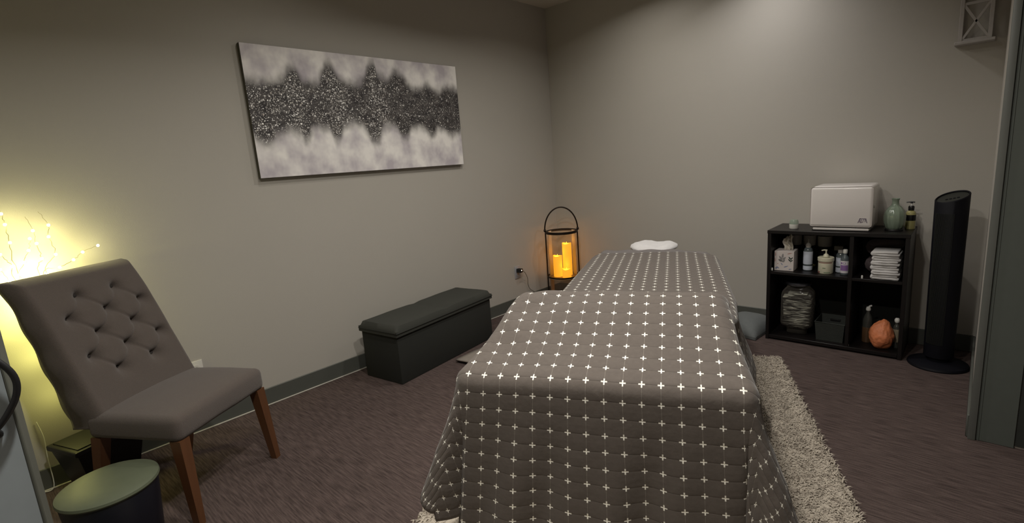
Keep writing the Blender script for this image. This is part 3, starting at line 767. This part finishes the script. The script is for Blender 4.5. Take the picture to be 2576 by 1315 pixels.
for (s, dpt, ztop, r, lab) in [(-.050, .0, .455, .043, 'glowing amber pillar candle, middle height, left in the lantern'), (.047, .040, .562, .044, 'tallest glowing amber pillar candle in the lantern'), (.024, -.068, .335, .042, 'shortest glowing amber pillar candle, at the front of the lantern')]:
    p = LC+rv*s+bv*dpt
    c = thing('pillar_candle', lab, 'candle', (p.x, p.y, .2545), 0, 'pillar candles in the lantern')
    hh = ztop-.2545
    bm = new_bm(); prof = [(0, 0), (r, 0), (r, hh-.01), (r, hh-.003), (r-.003, hh), (r-.006, hh-.003), (r-.008, hh-.014)]; lathe(bm, prof, 32)
    for v in bm.verts:
        if v.co.z > hh-.008: v.co.z += .005*math.sin(math.atan2(v.co.y, v.co.x)*2+1)
    obj('wax', bm, M['candle'], c)
    bm = new_bm(); lathe(bm, [(0, hh-.010), (r-.0078, hh-.011)], 32); obj('wax_pool', bm, M['candle_top'], c)
    bm = new_bm(); lathe(bm, [(0, hh-.009), (.003, hh-.007), (.004, hh), (.0022, hh+.008), (0, hh+.014)], 10); obj('flame', bm, M['candle_top'], c)
    l = bpy.data.lights.new('candle_glow', 'POINT'); l.energy = .13; l.color = (1, .42, .06); l.shadow_soft_size = .02
    o = bpy.data.objects.new('candle_glow', l); C.objects.link(o); o.location = (p.x, p.y, ztop+.03)

# ------------------------------------------------------------------ cube shelf
SX0, SX1, SD, SHT = 2.085, 2.855, .355, .773
DV = 2.558; ST = .022
sf = thing('shelf_unit', 'dark espresso cube shelf unit against the back wall', 'shelf', (SX0, -.010, 0))
SW = SX1-SX0; dv = DV-SX0; ZS = .488
def pan(name, *a, m='espresso', **k): bm = new_bm(); box(bm, *a, .0015, 1); return obj(name, bm, M[m], sf, **k)
pan('side_panel', 0, ST, -SD, 0, 0, SHT-ST); pan('side_panel', SW-ST, SW, -SD, 0, 0, SHT-ST)
pan('top_panel', -.002, SW+.002, -SD-.002, 0, SHT-ST, SHT)
pan('bottom_panel', ST, SW-ST, -SD, 0, .012, .034)
pan('divider', dv, dv+ST, -SD+.003, -.006, .034, SHT-ST)
pan('shelf_board', ST, dv, -SD+.003, -.006, ZS-.018, ZS); pan('shelf_board', dv+ST, SW-ST, -SD+.003, -.006, ZS-.018, ZS)
pan('back_panel', ST, SW-ST, -.006, 0, .034, SHT-ST, m='espresso_back')
for (x, z, s) in [(ST+.006, ZS+.018, 1), (dv+ST+.050, ZS+.014, 1), (dv+ST-.004, .045, 1)]:
    bm = new_bm(); lathe(bm, [(0, 0), (.005, 0), (.005, .016), (.003, .019), (0, .020)], 12); xf(bm, Matrix.Translation((x, -SD+.02, z-.014))); obj('shelf_peg', bm, M['white_plastic'], sf, label='small white peg')
FZ = .0345
ZT = SHT+.0005
# towel warmer on top
tw_ = thing('towel_warmer', 'glossy white metal towel warmer box on top of the shelf unit', 'towel warmer', (2.505, -.19, ZT))
bm = new_bm(); box(bm, -.178, .150, -.105, .15, .012, .283, .020, 4); obj('cabinet_body', bm, M['white_metal'], tw_)
bm = new_bm(); box(bm, -.182, .154, -.128, -.108, .028, .279, .016, 4); dr = obj('door_panel', bm, M['white_metal'], tw_)
bm = new_bm(); box(bm, -.165, .140, -.118, .145, .004, .020, .006, 2); obj('drip_tray', bm, M['white_metal'], tw_)
bm = new_bm(); box(bm, -.17, .145, -.110, .140, .0, .0045); obj('foot', bm, M['slot'], tw_)
bm = new_bm(); box(bm, -.178, .150, -.109, -.103, .022, .0275); obj('gasket', bm, M['slot'], tw_)
bm = new_bm(); lathe(bm, [(0, 0), (.009, 0), (.009, .004), (.005, .006), (0, .006)], 20); xf(bm, Matrix.Translation((.1495, -.055, .150)) @ Matrix.Rotation(PI/2, 4, 'Y')); obj('latch', bm, M['chrome'], tw_)
# maker's mark drawn as slanted strokes
bm = new_bm()
k = .00062
for st in [[(0, 0), (9, 0), (26, 46), (18, 46)], [(18, 46), (42, 46), (40, 39), (20, 39)], [(14, 6), (22, 6), (26, 36), (22, 39)], [(22, 0), (30, 0), (40, 39), (34, 39)], [(40, 46), (62, 46), (64, 39), (42, 39)], [(28, 0), (44, 4), (52, 14), (46, 18), (38, 9), (30, 7)], [(44, 20), (52, 24), (58, 40), (50, 40)], [(62, 46), (72, 46), (84, 0), (76, 0)], [(62, 40), (68, 40), (66, 12), (60, 6)]]:
    poly(bm, [(x*k, y*k) for x, y in st], 0, .0006)
xf(bm, Matrix.Translation((.080, -.1282, .056)) @ Matrix.Rotation(PI/2, 4, 'X')); obj('maker_mark', bm, M['logo'], tw_)
# small white jar with green lid
j = thing('cream_jar', 'small white jar with a translucent green lid on the left of the shelf top', 'jar', (2.216, -.25, ZT))
bm = new_bm(); lathe(bm, [(0, 0), (.026, 0), (.028, .003), (.028, .030), (0, .030)], 28); obj('jar_body', bm, M['white_plastic'], j)
bm = new_bm(); lathe(bm, [(0, .0305), (.0275, .0305), (.0275, .046), (.021, .060), (0, .062)], 28); obj('lid', bm, M['green_glass'], j, label='translucent green lid')
# vase on coaster
bm = new_bm(); lathe(bm, [(0, 0), (.045, 0), (.047, .003), (.045, .010), (0, .010)], 32); tag(obj('coaster', bm, M['slot']), 'round black coaster under the celadon vase', 'coaster', loc=(2.757, -.20, ZT))
bm = new_bm(); lathe(bm, [(0, 0), (.038, 0), (.047, .012), (.055, .045), (.056, .075), (.050, .105), (.034, .130), (.020, .143), (.017, .155), (.017, .172), (.021, .183), (.0195, .184), (.015, .172), (.014, .14), (0, .12)], 72, ribs=12, ra=.022)
tag(obj('vase', bm, M['celadon']), 'pale green ribbed glazed bottle vase on top of the shelf unit', 'vase', loc=(2.757, -.20, ZT+.0105))
def pump_bottle(name, label, cat, loc, group=None): return thing(name, label, cat, loc, group=group)
sd = thing('soap_dispenser', 'yellow green hand soap bottle with a black pump behind the vase', 'soap dispenser', (2.829, -.125, ZT))
bm = new_bm(); lathe(bm, [(0, 0), (.024, 0), (.026, .004), (.026, .095), (.020, .108), (.011, .114), (0, .114)], 28); obj('bottle_body', bm, M['yellow_soap'], sd)
bm = new_bm(); lathe(bm, [(.0264, .052), (.0266, .053), (.0266, .086), (.0264, .087)], 28); obj('label', bm, M['black_plastic2'], sd, label='black label band')
bm = new_bm(); lathe(bm, [(0, .114), (.015, .114), (.016, .135), (.012, .142), (0, .142)], 20); pu = obj('pump_collar', bm, M['black_plastic2'], sd)
bm = new_bm(); lathe(bm, [(0, .142), (.004, .142), (.004, .158), (0, .158)], 12); obj('pump_stem', bm, M['white_plastic'], pu)
bm = new_bm(); tube(bm, [(.016, 0, .163), (.0, 0, .165), (-.026, 0, .163)], .0038, 8); box(bm, -.006, .006, -.005, .005, .156, .163, .001, 1); obj('pump_head', bm, M['black_plastic2'], pu)

# upper left compartment
Z1 = ZS+.0005
tb = thing('tissue_box', 'white cube tissue box printed with leaves on the upper left shelf', 'tissue box', (2.176, -.255, Z1), .03)
bm = new_bm(); box(bm, -.060, .060, -.06, .06, 0, .137, .002, 1); obj('carton', bm, M['paper_white'], tb)
def leaf(cx, cz, ln_, wd, ang):
    pts = []
    for k in range(12):
        a = 2*PI*k/12; x = math.cos(a)*ln_*.5; y = math.sin(a)*wd*.5*(1-.35*math.cos(a)); 
        pts.append((cx+(x+ln_*.5)*math.cos(ang)-y*math.sin(ang), cz+(x+ln_*.5)*math.sin(ang)+y*math.cos(ang)))
    return pts
def printed(name, leaves, m, y=-.0603):
    bm = new_bm()
    for lf in leaves: poly(bm, leaf(*lf), 0, .0003)
    xf(bm, Matrix.Translation((0, y, 0)) @ Matrix.Rotation(PI/2, 4, 'X')); return obj(name, bm, m, tb)
printed('leaf_print', [(-.012, .066, .026, .012, 2.75), (-.008, .060, .024, .012, .55+.4), (-.013, .078, .030, .013, 2.2), (-.008, .078, .026, .012, .75), (-.010, .090, .030, .012, 1.45), (-.010, .058, .040, .002, 1.6), (-.010, .066, .028, .012, 2.6)], M['leaf_grey'])
printed('leaf_print', [(.040, .068, .022, .008, 2.3), (.040, .068, .018, .007, .6), (.041, .082, .022, .008, 2.2), (.041, .080, .022, .007, .95), (.041, .054, .040, .0015, 1.57)], M['leaf_dark'])
for lf in [(-.040, .046, .007, .006, .8), (-.054, .10, .03, .005, 1.5), (-.055, .06, .03, .005, 1.6), (.02, .118, .03, .005, .3)]: printed('berry_print', [lf], M['print_rust'])
printed('petal_print', [(-.052, .012, .018, .012, .8), (-.03, .015, .02, .008, 2.4), (.0, .025, .03, .007, .4), (.03, .012, .02, .006, .2), (-.008, .04, .02, .006, 2.2)], M['print_blue'])
bm = new_bm()
def tis(i, j):
    u = i/14-.5; v = j/14
    return (u*.045*(1-.2*v)+.006*math.sin(v*7), .010*math.sin(u*9+v*3), .136+v*.088+.010*math.cos(u*8)*v)
grid(bm, 14, 14, tis); o = obj('tissue_sheet', bm, M['tissue'], tb); o.location = (.0, 0, 0); md = o.modifiers.new('thickness', 'SOLIDIFY'); md.thickness = .002
bm = new_bm(); grid(bm, 14, 14, lambda i, j: (tis(i, j)[0]*.7+.022, tis(i, j)[1]+.012, .136+(tis(i, j)[2]-.136)*1.2)); o = obj('tissue_sheet', bm, M['tissue'], tb); md = o.modifiers.new('thickness', 'SOLIDIFY'); md.thickness = .002
sq = thing('squeeze_bottle', 'clear squeeze bottle with a cone tip and pale blue label beside the tissue box', 'bottle', (2.305, -.235, Z1))
bm = new_bm(); lathe(bm, [(0, 0), (.026, 0), (.028, .004), (.028, .135), (.022, .152), (.014, .158), (0, .158)], 28); obj('bottle_body', bm, M['clear_dark'], sq)
bm = new_bm(); lathe(bm, [(.0284, .045), (.0286, .046), (.0286, .130), (.0284, .131)], 28); obj('label', bm, M['label_blue'], sq, label='pale blue label')
bm = new_bm(); lathe(bm, [(.0284, .006), (.0286, .007), (.0286, .032), (.0284, .033)], 28); obj('label_band', bm, M['label_blue'], sq)
bm = new_bm(); lathe(bm, [(0, .158), (.016, .158), (.017, .172), (.012, .182), (.006, .192), (.002, .215), (0, .215)], 20); obj('cone_cap', bm, M['grey_cup'], sq, label='grey cone tip')
bm = new_bm(); lathe(bm, [(0, 0), (.020, 0), (.034, .018), (.036, .024), (.033, .024), (.018, .006), (0, .006)], 28); tag(obj('dish', bm, M['yellow_dish']), 'small yellow dish behind the squeeze bottle', 'dish', loc=(2.300, -.165, Z1))
tu = thing('lotion_tub', 'round cream tub with a pump in the middle of the upper left shelf', 'lotion tub', (2.418, -.275, Z1))
bm = new_bm(); lathe(bm, [(0, 0), (.040, 0), (.043, .004), (.043, .082), (0, .082)], 36); obj('tub_body', bm, M['cream_plastic'], tu)
bm = new_bm(); lathe(bm, [(0, .082), (.046, .082), (.047, .085), (.047, .104), (.044, .107), (.041, .104), (0, .104)], 36); obj('lid', bm, M['cream_plastic'], tu)
def arc_patch(bm, r, a0_, a1_, z0, z1, n=10):
    P = [[bm.verts.new((r*math.cos(a0_+(a1_-a0_)*i/n), r*math.sin(a0_+(a1_-a0_)*i/n), z)) for i in range(n+1)] for z in (z0, z1)]
    for i in range(n): bm.faces.new((P[0][i], P[0][i+1], P[1][i+1], P[1][i]))
bm = new_bm(); arc_patch(bm, .0435, -2.6, -.5, .071, .076); arc_patch(bm, .0435, -2.9, -.3, .0775, .0795); obj('label_stripe', bm, M['label_brown'], tu, label='red brown stripe')
for q_ in ((-1.6, -.75, .006, .013), (-1.8, -1.4, .036, .042)):
    bm = new_bm(); arc_patch(bm, .0435, *q_); obj('label_print', bm, M['label_green'], tu)
bm = new_bm(); arc_patch(bm, .0435, -2.7, -2.2, .004, .015); obj('label_print', bm, M['label_brown'], tu)
bm = new_bm(); lathe(bm, [(0, .107), (.017, .107), (.017, .112), (.014, .123), (.006, .129), (.0045, .130), (.0045, .150), (0, .150)], 20); pu = obj('pump_collar', bm, M['cream_plastic'], tu)
bm = new_bm(); tube(bm, [(.006, 0, .152), (-.012, 0, .152), (-.026, 0, .148)], .0042, 8); obj('pump_head', bm, M['cream_plastic'], pu)
b2 = thing('purple_label_bottle', 'clear bottle with a white cap and purple and white label on the upper left shelf', 'bottle', (2.526, -.285, Z1))
bm = new_bm(); lathe(bm, [(0, 0), (.022, 0), (.024, .004), (.024, .105), (.018, .120), (.010, .130), (.010, .140), (0, .140)], 28); obj('bottle_body', bm, M['clear_dark'], b2)
bm = new_bm(); lathe(bm, [(.0244, .014), (.0246, .015), (.0246, .092), (.0244, .093)], 28); lb = obj('label', bm, M['label_white'], b2, label='white label')
bm = new_bm(); arc_patch(bm, .0250, -2.5, -.6, .030, .066); obj('label_print', bm, M['purple'], lb)
bm = new_bm(); arc_patch(bm, .0250, -2.4, -2.0, .072, .084); arc_patch(bm, .0250, -1.8, -1.3, .072, .074); arc_patch(bm, .0250, -1.8, -1.3, .082, .084); arc_patch(bm, .0250, -1.85, -1.75, .072, .084); arc_patch(bm, .0250, -1.35, -1.25, .072, .084); obj('label_lettering', bm, M['purple'], lb)
bm = new_bm(); lathe(bm, [(0, .140), (.012, .140), (.013, .143), (.013, .162), (.010, .166), (0, .166)], 20); obj('cap', bm, M['white_plastic'], b2, label='white cap')
b1 = thing('blue_label_bottle', 'clear bottle with a pale blue label behind the purple labelled bottle', 'bottle', (2.492, -.225, Z1))
bm = new_bm(); lathe(bm, [(0, 0), (.024, 0), (.026, .004), (.026, .118), (.020, .128), (0, .130)], 28); obj('bottle_body', bm, M['clear_dark'], b1)
bm = new_bm(); lathe(bm, [(.0264, .004), (.0266, .005), (.0266, .034), (.0264, .035)], 28); lathe(bm, [(.0264, .045), (.0266, .046), (.0266, .100), (.0264, .101)], 28); obj('label', bm, M['label_blue'], b1)
bm = new_bm(); lathe(bm, [(0, .130), (.017, .130), (.017, .150), (0, .150)], 20); obj('cap', bm, M['grey_cup'], b1)
# tall smoked tumblers at the back
def tumbler(x, y, r, label, h=.215, band=.07, kind='frosted_tumbler'):
    t = thing(kind, label, 'tumbler', (x, y, Z1), group='tumblers at the back of the upper left shelf')
    bm = new_bm(); lathe(bm, [(0, 0), (r*.72, 0), (r*.74, .003), (r*.93, h-band)], 28); obj('lower_glass', bm, M['dark_cup'], t)
    bm = new_bm(); lathe(bm, [(r*.93, h-band), (r, h), (r*.97, h), (r*.90, h-band+.002)], 28); obj('frosted_rim', bm, M['grey_cup'], t, label='frosted grey upper part')
    return t
tumbler(2.185, -.065, .042, 'smoked tumbler with frosted rim behind the tissue box')
tumbler(2.275, -.065, .040, 'smoked tumbler with frosted rim behind the squeeze bottle')
tumbler(2.368, -.065, .045, 'smoked tumbler with wide frosted rim behind the cream pump tub', h=.212)
cb = thing('small_carton', 'small grey carton at the back behind the purple labelled bottle', 'box', (2.455, -.060, Z1))
bm = new_bm(); box(bm, -.026, .026, -.035, .035, 0, .120, .002, 1); obj('carton', bm, M['dark_cup'], cb)
bm = new_bm(); box(bm, -.025, .025, -.0362, -.0352, .145-.025, .175-.025-.002); box(bm, -.026, .026, -.035, .035, .1205, .149, .002, 1); obj('carton_lid', bm, M['grey_cup'], cb)

# upper right compartment: stack of white towels, a dark one behind
def towel_mesh(w, dep, h, seed):
    bm = new_bm()
    # folded terry: one long spiral strip seen edge-on from the front
    th = h*.46; r = th*.98
    path = [(-w/2+.015, 0, th*.55)]
    n = 6
    pts = [(w/2-.004, h*.25), (w/2-.002, h*.25)]
    # lower layer, left fold, upper layer, right fold, short inner return
    P = []
    for k in range(9): P.append((w/2-.006-(w-.020)*k/8, h*.25))
    for k in range(1, 6):
        a = -PI/2-PI*k/6; P.append((-w/2+.014+h*.25*math.cos(a), h*.5+h*.25*math.sin(a)))
    for k in range(9): P.append((-w/2+.014+(w-.028)*k/8, h*.75))
    P = [Vector((x, 0, z+.0006*math.sin(x*90+seed))) for x, z in P]
    # ribbon with thickness, extruded in y
    def off(i, s):
        a = P[max(0, i-1)]; b = P[min(len(P)-1, i+1)]; t = (b-a).normalized(); nrm = Vector((-t.z, 0, t.x)); return P[i]+nrm*s*(th/2)
    ring = [off(i, 1) for i in range(len(P))]+[P[-1]+(P[-1]-P[-2]).normalized()*th*.35]+[off(i, -1) for i in range(len(P)-1, -1, -1)]+[P[0]+(P[0]-P[1]).normalized()*th*.35]
    ny = 6; rows = []
    for j in range(ny+1):
        y = -dep/2+dep*j/ny; s = 1 if 0 < j < ny else .985
        rows.append([bm.verts.new((p.x*s, y, p.z)) for p in ring])
    m_ = len(ring)
    for a, b in zip(rows, rows[1:]):
        for k in range(m_): bm.faces.new((a[k], a[(k+1) % m_], b[(k+1) % m_], b[k]))
    bm.faces.new(rows[0]); bm.faces.new(rows[-1][::-1])
    for v in bm.verts: v.co += noise.noise_vector(v.co*40+Vector((seed*3, 0, 0)))*.0012
    return bm
ords = ['lowest', 'second lowest', 'third from the bottom', 'fourth from the bottom', 'second from the top', 'topmost']
TH_ = .0290
for k in range(6):
    bm = towel_mesh(.146, .17, TH_, k*1.7)
    tag(obj('folded_towel', bm, M['white_terry'], angle=180), f'{ords[k]} white folded towel of the stack on the upper right shelf', 'towel', 'stack of white folded towels', loc=(2.742+.0025*math.sin(k*2.1), -.265+.002*math.cos(k*3), Z1+.0012+k*TH_), rz=.02*math.sin(k*2))
for k, (hh, lab) in enumerate([(.112, 'lower brown grey folded towel behind the white towel stack'), (.112, 'upper brown grey folded towel behind the white towel stack')]):
    bm = towel_mesh(.17, .12, .106, 9+k); tag(obj('dark_folded_towel', bm, M['brown_towel'], angle=180), lab, 'towel', 'brown grey towels behind the white stack', loc=(2.735, -.105, Z1+.0025+k*.112))

# lower left: big glass jar of crumpled wrap, grey basket
bz = FZ-.0002
gj = thing('glass_jar', 'large lidded glass jar full of silvery wrapped sheets on the lower left shelf', 'jar', (2.250, -.215, bz), .1)
prof = [(0, 0), (.055, 0), (.062, .004), (.062, .028), (.073, .045), (.0985, .062), (.1005, .08), (.1005, .275), (.095, .296), (.078, .318), (.070, .325), (.066, .345)]
def sqlathe(bm, prof, seg=32, ex=.55, inset=0, sy=.8):
    rings = []
    for r, z in prof:
        r = max(0, r-inset)
        if r < 1e-5: rings.append([bm.verts.new((0, 0, z))]); continue
        ring = []
        for i in range(seg):
            a = 2*PI*i/seg; c, s = math.cos(a), math.sin(a)
            q = (abs(c)**(2/ex/1.6)+abs(s)**(2/ex/1.6))**(-ex*.8) if False else 1/max(1e-6, (abs(c)**5+abs(s)**5))**(1/5)
            q = min(q, 1.25); ring.append(bm.verts.new((r*q*c, r*q*s*sy, z)))
        rings.append(ring)
    for a, b in zip(rings, rings[1:]):
        for i in range(seg):
            j = (i+1) % seg
            if len(a) == 1: bm.faces.new((a[0], b[i], b[j]))
            elif len(b) == 1: bm.faces.new((a[i], a[j], b[0]))
            else: bm.faces.new((a[i], a[j], b[j], b[i]))
bm = new_bm(); sqlathe(bm, prof); obj('glass_body', bm, glass_mat('jar_glass', .2, (.93, .96, .93)), gj, angle=60)
bm = new_bm(); lathe(bm, [(0, .343), (.072, .343), (.080, .349), (.080, .360), (.074, .366), (0, .366)], 36); obj('lid', bm, mat('dull_steel_lid', (.16, .16, .18), .3, .8), gj)
bm = new_bm()
for k in range(20):
    z = .045+k*.0125; rr = .092 if .06 < z < .28 else .066
    a_ = random.uniform(-.10, .10)
    vs_ = box(bm, -rr+random.uniform(0, .012), rr-random.uniform(0, .012), -rr*.72, rr*.72, z-.005, z+.0055, .003, 1)
    for v in vs_:
        if v.is_valid: v.co.z += a_*v.co.x*.5+.003*math.sin(v.co.x*60+k)
bmesh.ops.subdivide_edges(bm, edges=[e for e in bm.edges if e.calc_length() > .05], cuts=6, use_grid_fill=True)
for v in bm.verts: v.co += noise.noise_vector(v.co*60)*.0025
o = obj('wrapped_sheets', bm, M['foil'], gj, label='silvery crumpled wrapped sheets'); o['kind'] = 'stuff'
bk = thing('storage_basket', 'small dark grey plastic basket with a handle hole on the lower left shelf', 'basket', (2.464, -.235, bz))
bm = new_bm()
def wallq(x0, y0, x1, y1, z1=.130):
    pass
ot = (-.085, .085, -.090, .110); ib = (-.076, .076, -.078, .098)
v_ = frustum(bm, ib[0], ib[1], ib[2], ib[3], .0, ot[0], ot[1], ot[2], ot[3], .125)
# open the top
for f in [f for f in bm.faces if all(abs(v.co.z-.125) < 1e-6 for v in f.verts)]: bm.faces.remove(f)
o = obj('bin_body', bm, M['basket'], bk, smooth=False); md = o.modifiers.new('thickness', 'SOLIDIFY'); md.thickness = .004
bm = new_bm(); tube(bm, [(ot[0], ot[2], .127), (ot[1], ot[2], .127), (ot[1], ot[3], .127), (ot[0], ot[3], .127)], .004, 6, closed=True); obj('rim', bm, M['basket'], bk)
bm = new_bm(); box(bm, -.03, .03, ot[3]-.008, ot[3]-.004, .085, .105, .004, 2); obj('handle_hole', bm, M['slot'], bk)
# lower right: salt rock, two bottles
bm = new_bm(); bmesh.ops.create_icosphere(bm, subdivisions=5, radius=1)
for v in bm.verts:
    c = v.co.copy(); z = c.z
    s = 1+.14*noise.noise(c*1.4+Vector((3, 1, 0)))+.06*noise.noise(c*3.5)+.02*noise.noise(c*9)
    tap = 1-.30*max(0, z)-.18*max(0, -z-.55)
    v.co = Vector((c.x*.068*s*tap+.006*max(0, z), c.y*.062*s*tap, (c.z*.096*s)+.088))
for v in bm.verts: v.co.z = max(v.co.z, .0)
tag(obj('salt_rock_lamp', bm, M['salt'], angle=180), 'rough orange pink salt rock on the lower right shelf', 'salt lamp', loc=(2.741, -.290, bz+.001))
bq = thing('oil_bottle', 'tall grey green bottle of amber oil with a white tip left of the salt rock', 'bottle', (2.655, -.20, bz))
bm = new_bm(); lathe(bm, [(0, 0), (.026, 0), (.028, .004), (.028, .100), (.0275, .101)], 28); obj('oil_fill', bm, M['amber'], bq, label='amber oil')
bm = new_bm(); lathe(bm, [(.0275, .101), (.027, .150), (.020, .175), (.011, .195), (.010, .212), (0, .212)], 28); obj('bottle_body', bm, M['smoke_green'], bq)
bm = new_bm(); lathe(bm, [(0, .212), (.013, .212), (.014, .222), (.010, .234), (0, .236)], 20); tube(bm, [(0, 0, .230), (.008, 0, .240), (.018, 0, .246)], [.006, .0065, .005], 8); obj('cap', bm, M['white_plastic'], bq, label='white flip tip')
bq = thing('dropper_bottle', 'slim bottle with a round white cap right of the salt rock', 'bottle', (2.811, -.235, bz))
bm = new_bm(); lathe(bm, [(0, 0), (.017, 0), (.019, .004), (.019, .130), (.014, .145), (.009, .152), (.009, .165), (0, .165)], 24); obj('bottle_body', bm, M['smoke_green'], bq)
bm = new_bm(); lathe(bm, [(.0194, .040), (.0196, .041), (.0196, .122), (.0194, .123)], 24); obj('label', bm, mat('tan_label', (.26, .22, .15), .6), bq, label='tan label')
bm = new_bm(); lathe(bm, [(0, .165), (.011, .165), (.014, .172), (.014, .184), (.009, .192), (0, .193)], 20); obj('cap', bm, M['white_plastic'], bq, label='round white cap')

# ------------------------------------------------------------------ tower fan
FC = Vector((3.022, -.325, 0))
fn = thing('tower_fan', 'tall black tower fan with a slanted top on a round base beside the shelf unit', 'fan', FC)
bm = new_bm(); lathe(bm, [(0, 0), (.142, 0), (.145, .006), (.140, .016), (.11, .026), (.07, .034), (0, .036)], 48); obj('base', bm, M['fan'], fn)
bm = new_bm(); lathe(bm, [(0, .036), (.055, .036), (.055, .058), (0, .058)], 32); obj('neck', bm, M['fan'], fn)
bm = new_bm(); seg = 48; r0, r1 = .070, .076
def topz_(x, y): return .987+.24*x+.30*y
def ringf(r, f): return [bm.verts.new((r*math.cos(2*PI*i/seg), r*math.sin(2*PI*i/seg), f(r*math.cos(2*PI*i/seg), r*math.sin(2*PI*i/seg)))) for i in range(seg)]
rs = [ringf(r0, lambda x, y: .058), ringf(r0, lambda x, y: .09), ringf(r1, topz_), ringf(r1-.004, lambda x, y: topz_(x, y)+.004), ringf(r1-.008, topz_)]
for a, b in zip(rs, rs[1:]):
    for i in range(seg): bm.faces.new((a[i], a[(i+1) % seg], b[(i+1) % seg], b[i]))
bm.faces.new(rs[0]); obj('housing', bm, M['fan'], fn)
bm = new_bm(); a = ringf(r1-.0085, lambda x, y: topz_(x, y)-.004); bm.faces.new(a); b = ringf(r1-.0085, lambda x, y: topz_(x, y)-.012); bm.faces.new(b[::-1])
for i in range(seg): bm.faces.new((a[i], a[(i+1) % seg], b[(i+1) % seg], b[i]))
cp = obj('control_panel', bm, M['fan_top'], fn, label='dark grey slanted control panel')
bm = new_bm()
for k in range(4): lathe(bm, [(0, 0), (.006, 0), (.006, .002), (0, .002)], 12, cx=-.024+.016*k, cy=-.015)
for v in bm.verts: v.co.z += topz_(v.co.x, v.co.y)-.0038
obj('control_button', bm, M['fan'], cp)
bm = new_bm()
for k in range(-9, 10):
    a = -PI*.62+k*.065
    x, y = math.cos(a)*.0745, math.sin(a)*.0745
    tube(bm, [(x*.965, y*.965, .14), (x*1.0, y*1.0, .52), (x*1.035, y*1.035, .90)], .0012, 4)
obj('grille', bm, M['fan_top'], fn)

# ------------------------------------------------------------------ floor cushion left of the shelf
bm = new_bm(); bmesh.ops.create_cube(bm, size=1); bmesh.ops.subdivide_edges(bm, edges=bm.edges[:], cuts=14, use_grid_fill=True)
for v in bm.verts:
    x, y, z = v.co*2
    ex = (1-abs(x)**2.6)*(1-abs(y)**2.6); th = .012+.050*max(0, ex)**.5
    pin = 1-.05*(1-abs(x*y))*0
    v.co = Vector((x*.155*(1-.04*(1-y*y)*abs(x)), y*.20*(1-.04*(1-x*x)*abs(y)), th*(z*.9+1)*.95 if abs(z) > .98 else th*(z*.9+1)*.95))
    v.co.z += .003*noise.noise(v.co*14)
z0 = min(v.co.z for v in bm.verts)
for v in bm.verts: v.co.z -= z0-.001
tag(obj('floor_cushion', bm, M['cushion'], angle=180), 'flat blue grey cushion lying on the carpet left of the shelf unit', 'cushion', loc=(1.915, -.235, 0), rz=-.12)

# ------------------------------------------------------------------ whitewashed lattice lantern shelf high on the back wall
wl = thing('wall_decor', 'whitewashed wooden wall frame with crossed bars high on the back wall', 'wall decor', (3.045, 0, 1.815))
bm = new_bm(); box(bm, -.085, .085, -.085, -.001, 0, .016, .002, 1); obj('bottom_ledge', bm, M['rattan_white'], wl)
for x in (-.062, .062):
    for y in (-.065, -.012):
        bm = new_bm(); box(bm, x-.009, x+.009, y-.007, y+.007, .016, .40, .0015, 1); obj('post', bm, M['rattan_white'], wl)
bm = new_bm(); box(bm, -.075, .075, -.078, -.001, .40, .415, .002, 1); obj('top_board', bm, M['rattan_white'], wl)
for s in (-1, 1):
    for z0_, z1_ in ((.026, .205),):
        bm = new_bm()
        a = math.atan2(z1_-z0_, s*.108); ln_ = math.hypot(.108, z1_-z0_)
        box(bm, -ln_/2, ln_/2, -.005, .005, -.006, .006, .001, 1); xf(bm, Matrix.Translation((0, -.065, (z0_+z1_)/2)) @ Matrix.Rotation(-a, 4, 'Y')); obj('cross_bar', bm, M['rattan_white'], wl)
bm = new_bm(); box(bm, -.055, .055, -.070, -.060, .016, .028, .001, 1); obj('lower_rail', bm, M['rattan_white'], wl)
bm = new_bm(); box(bm, -.055, .055, -.070, -.060, .205, .219, .001, 1); obj('middle_rail', bm, M['rattan_white'], wl)
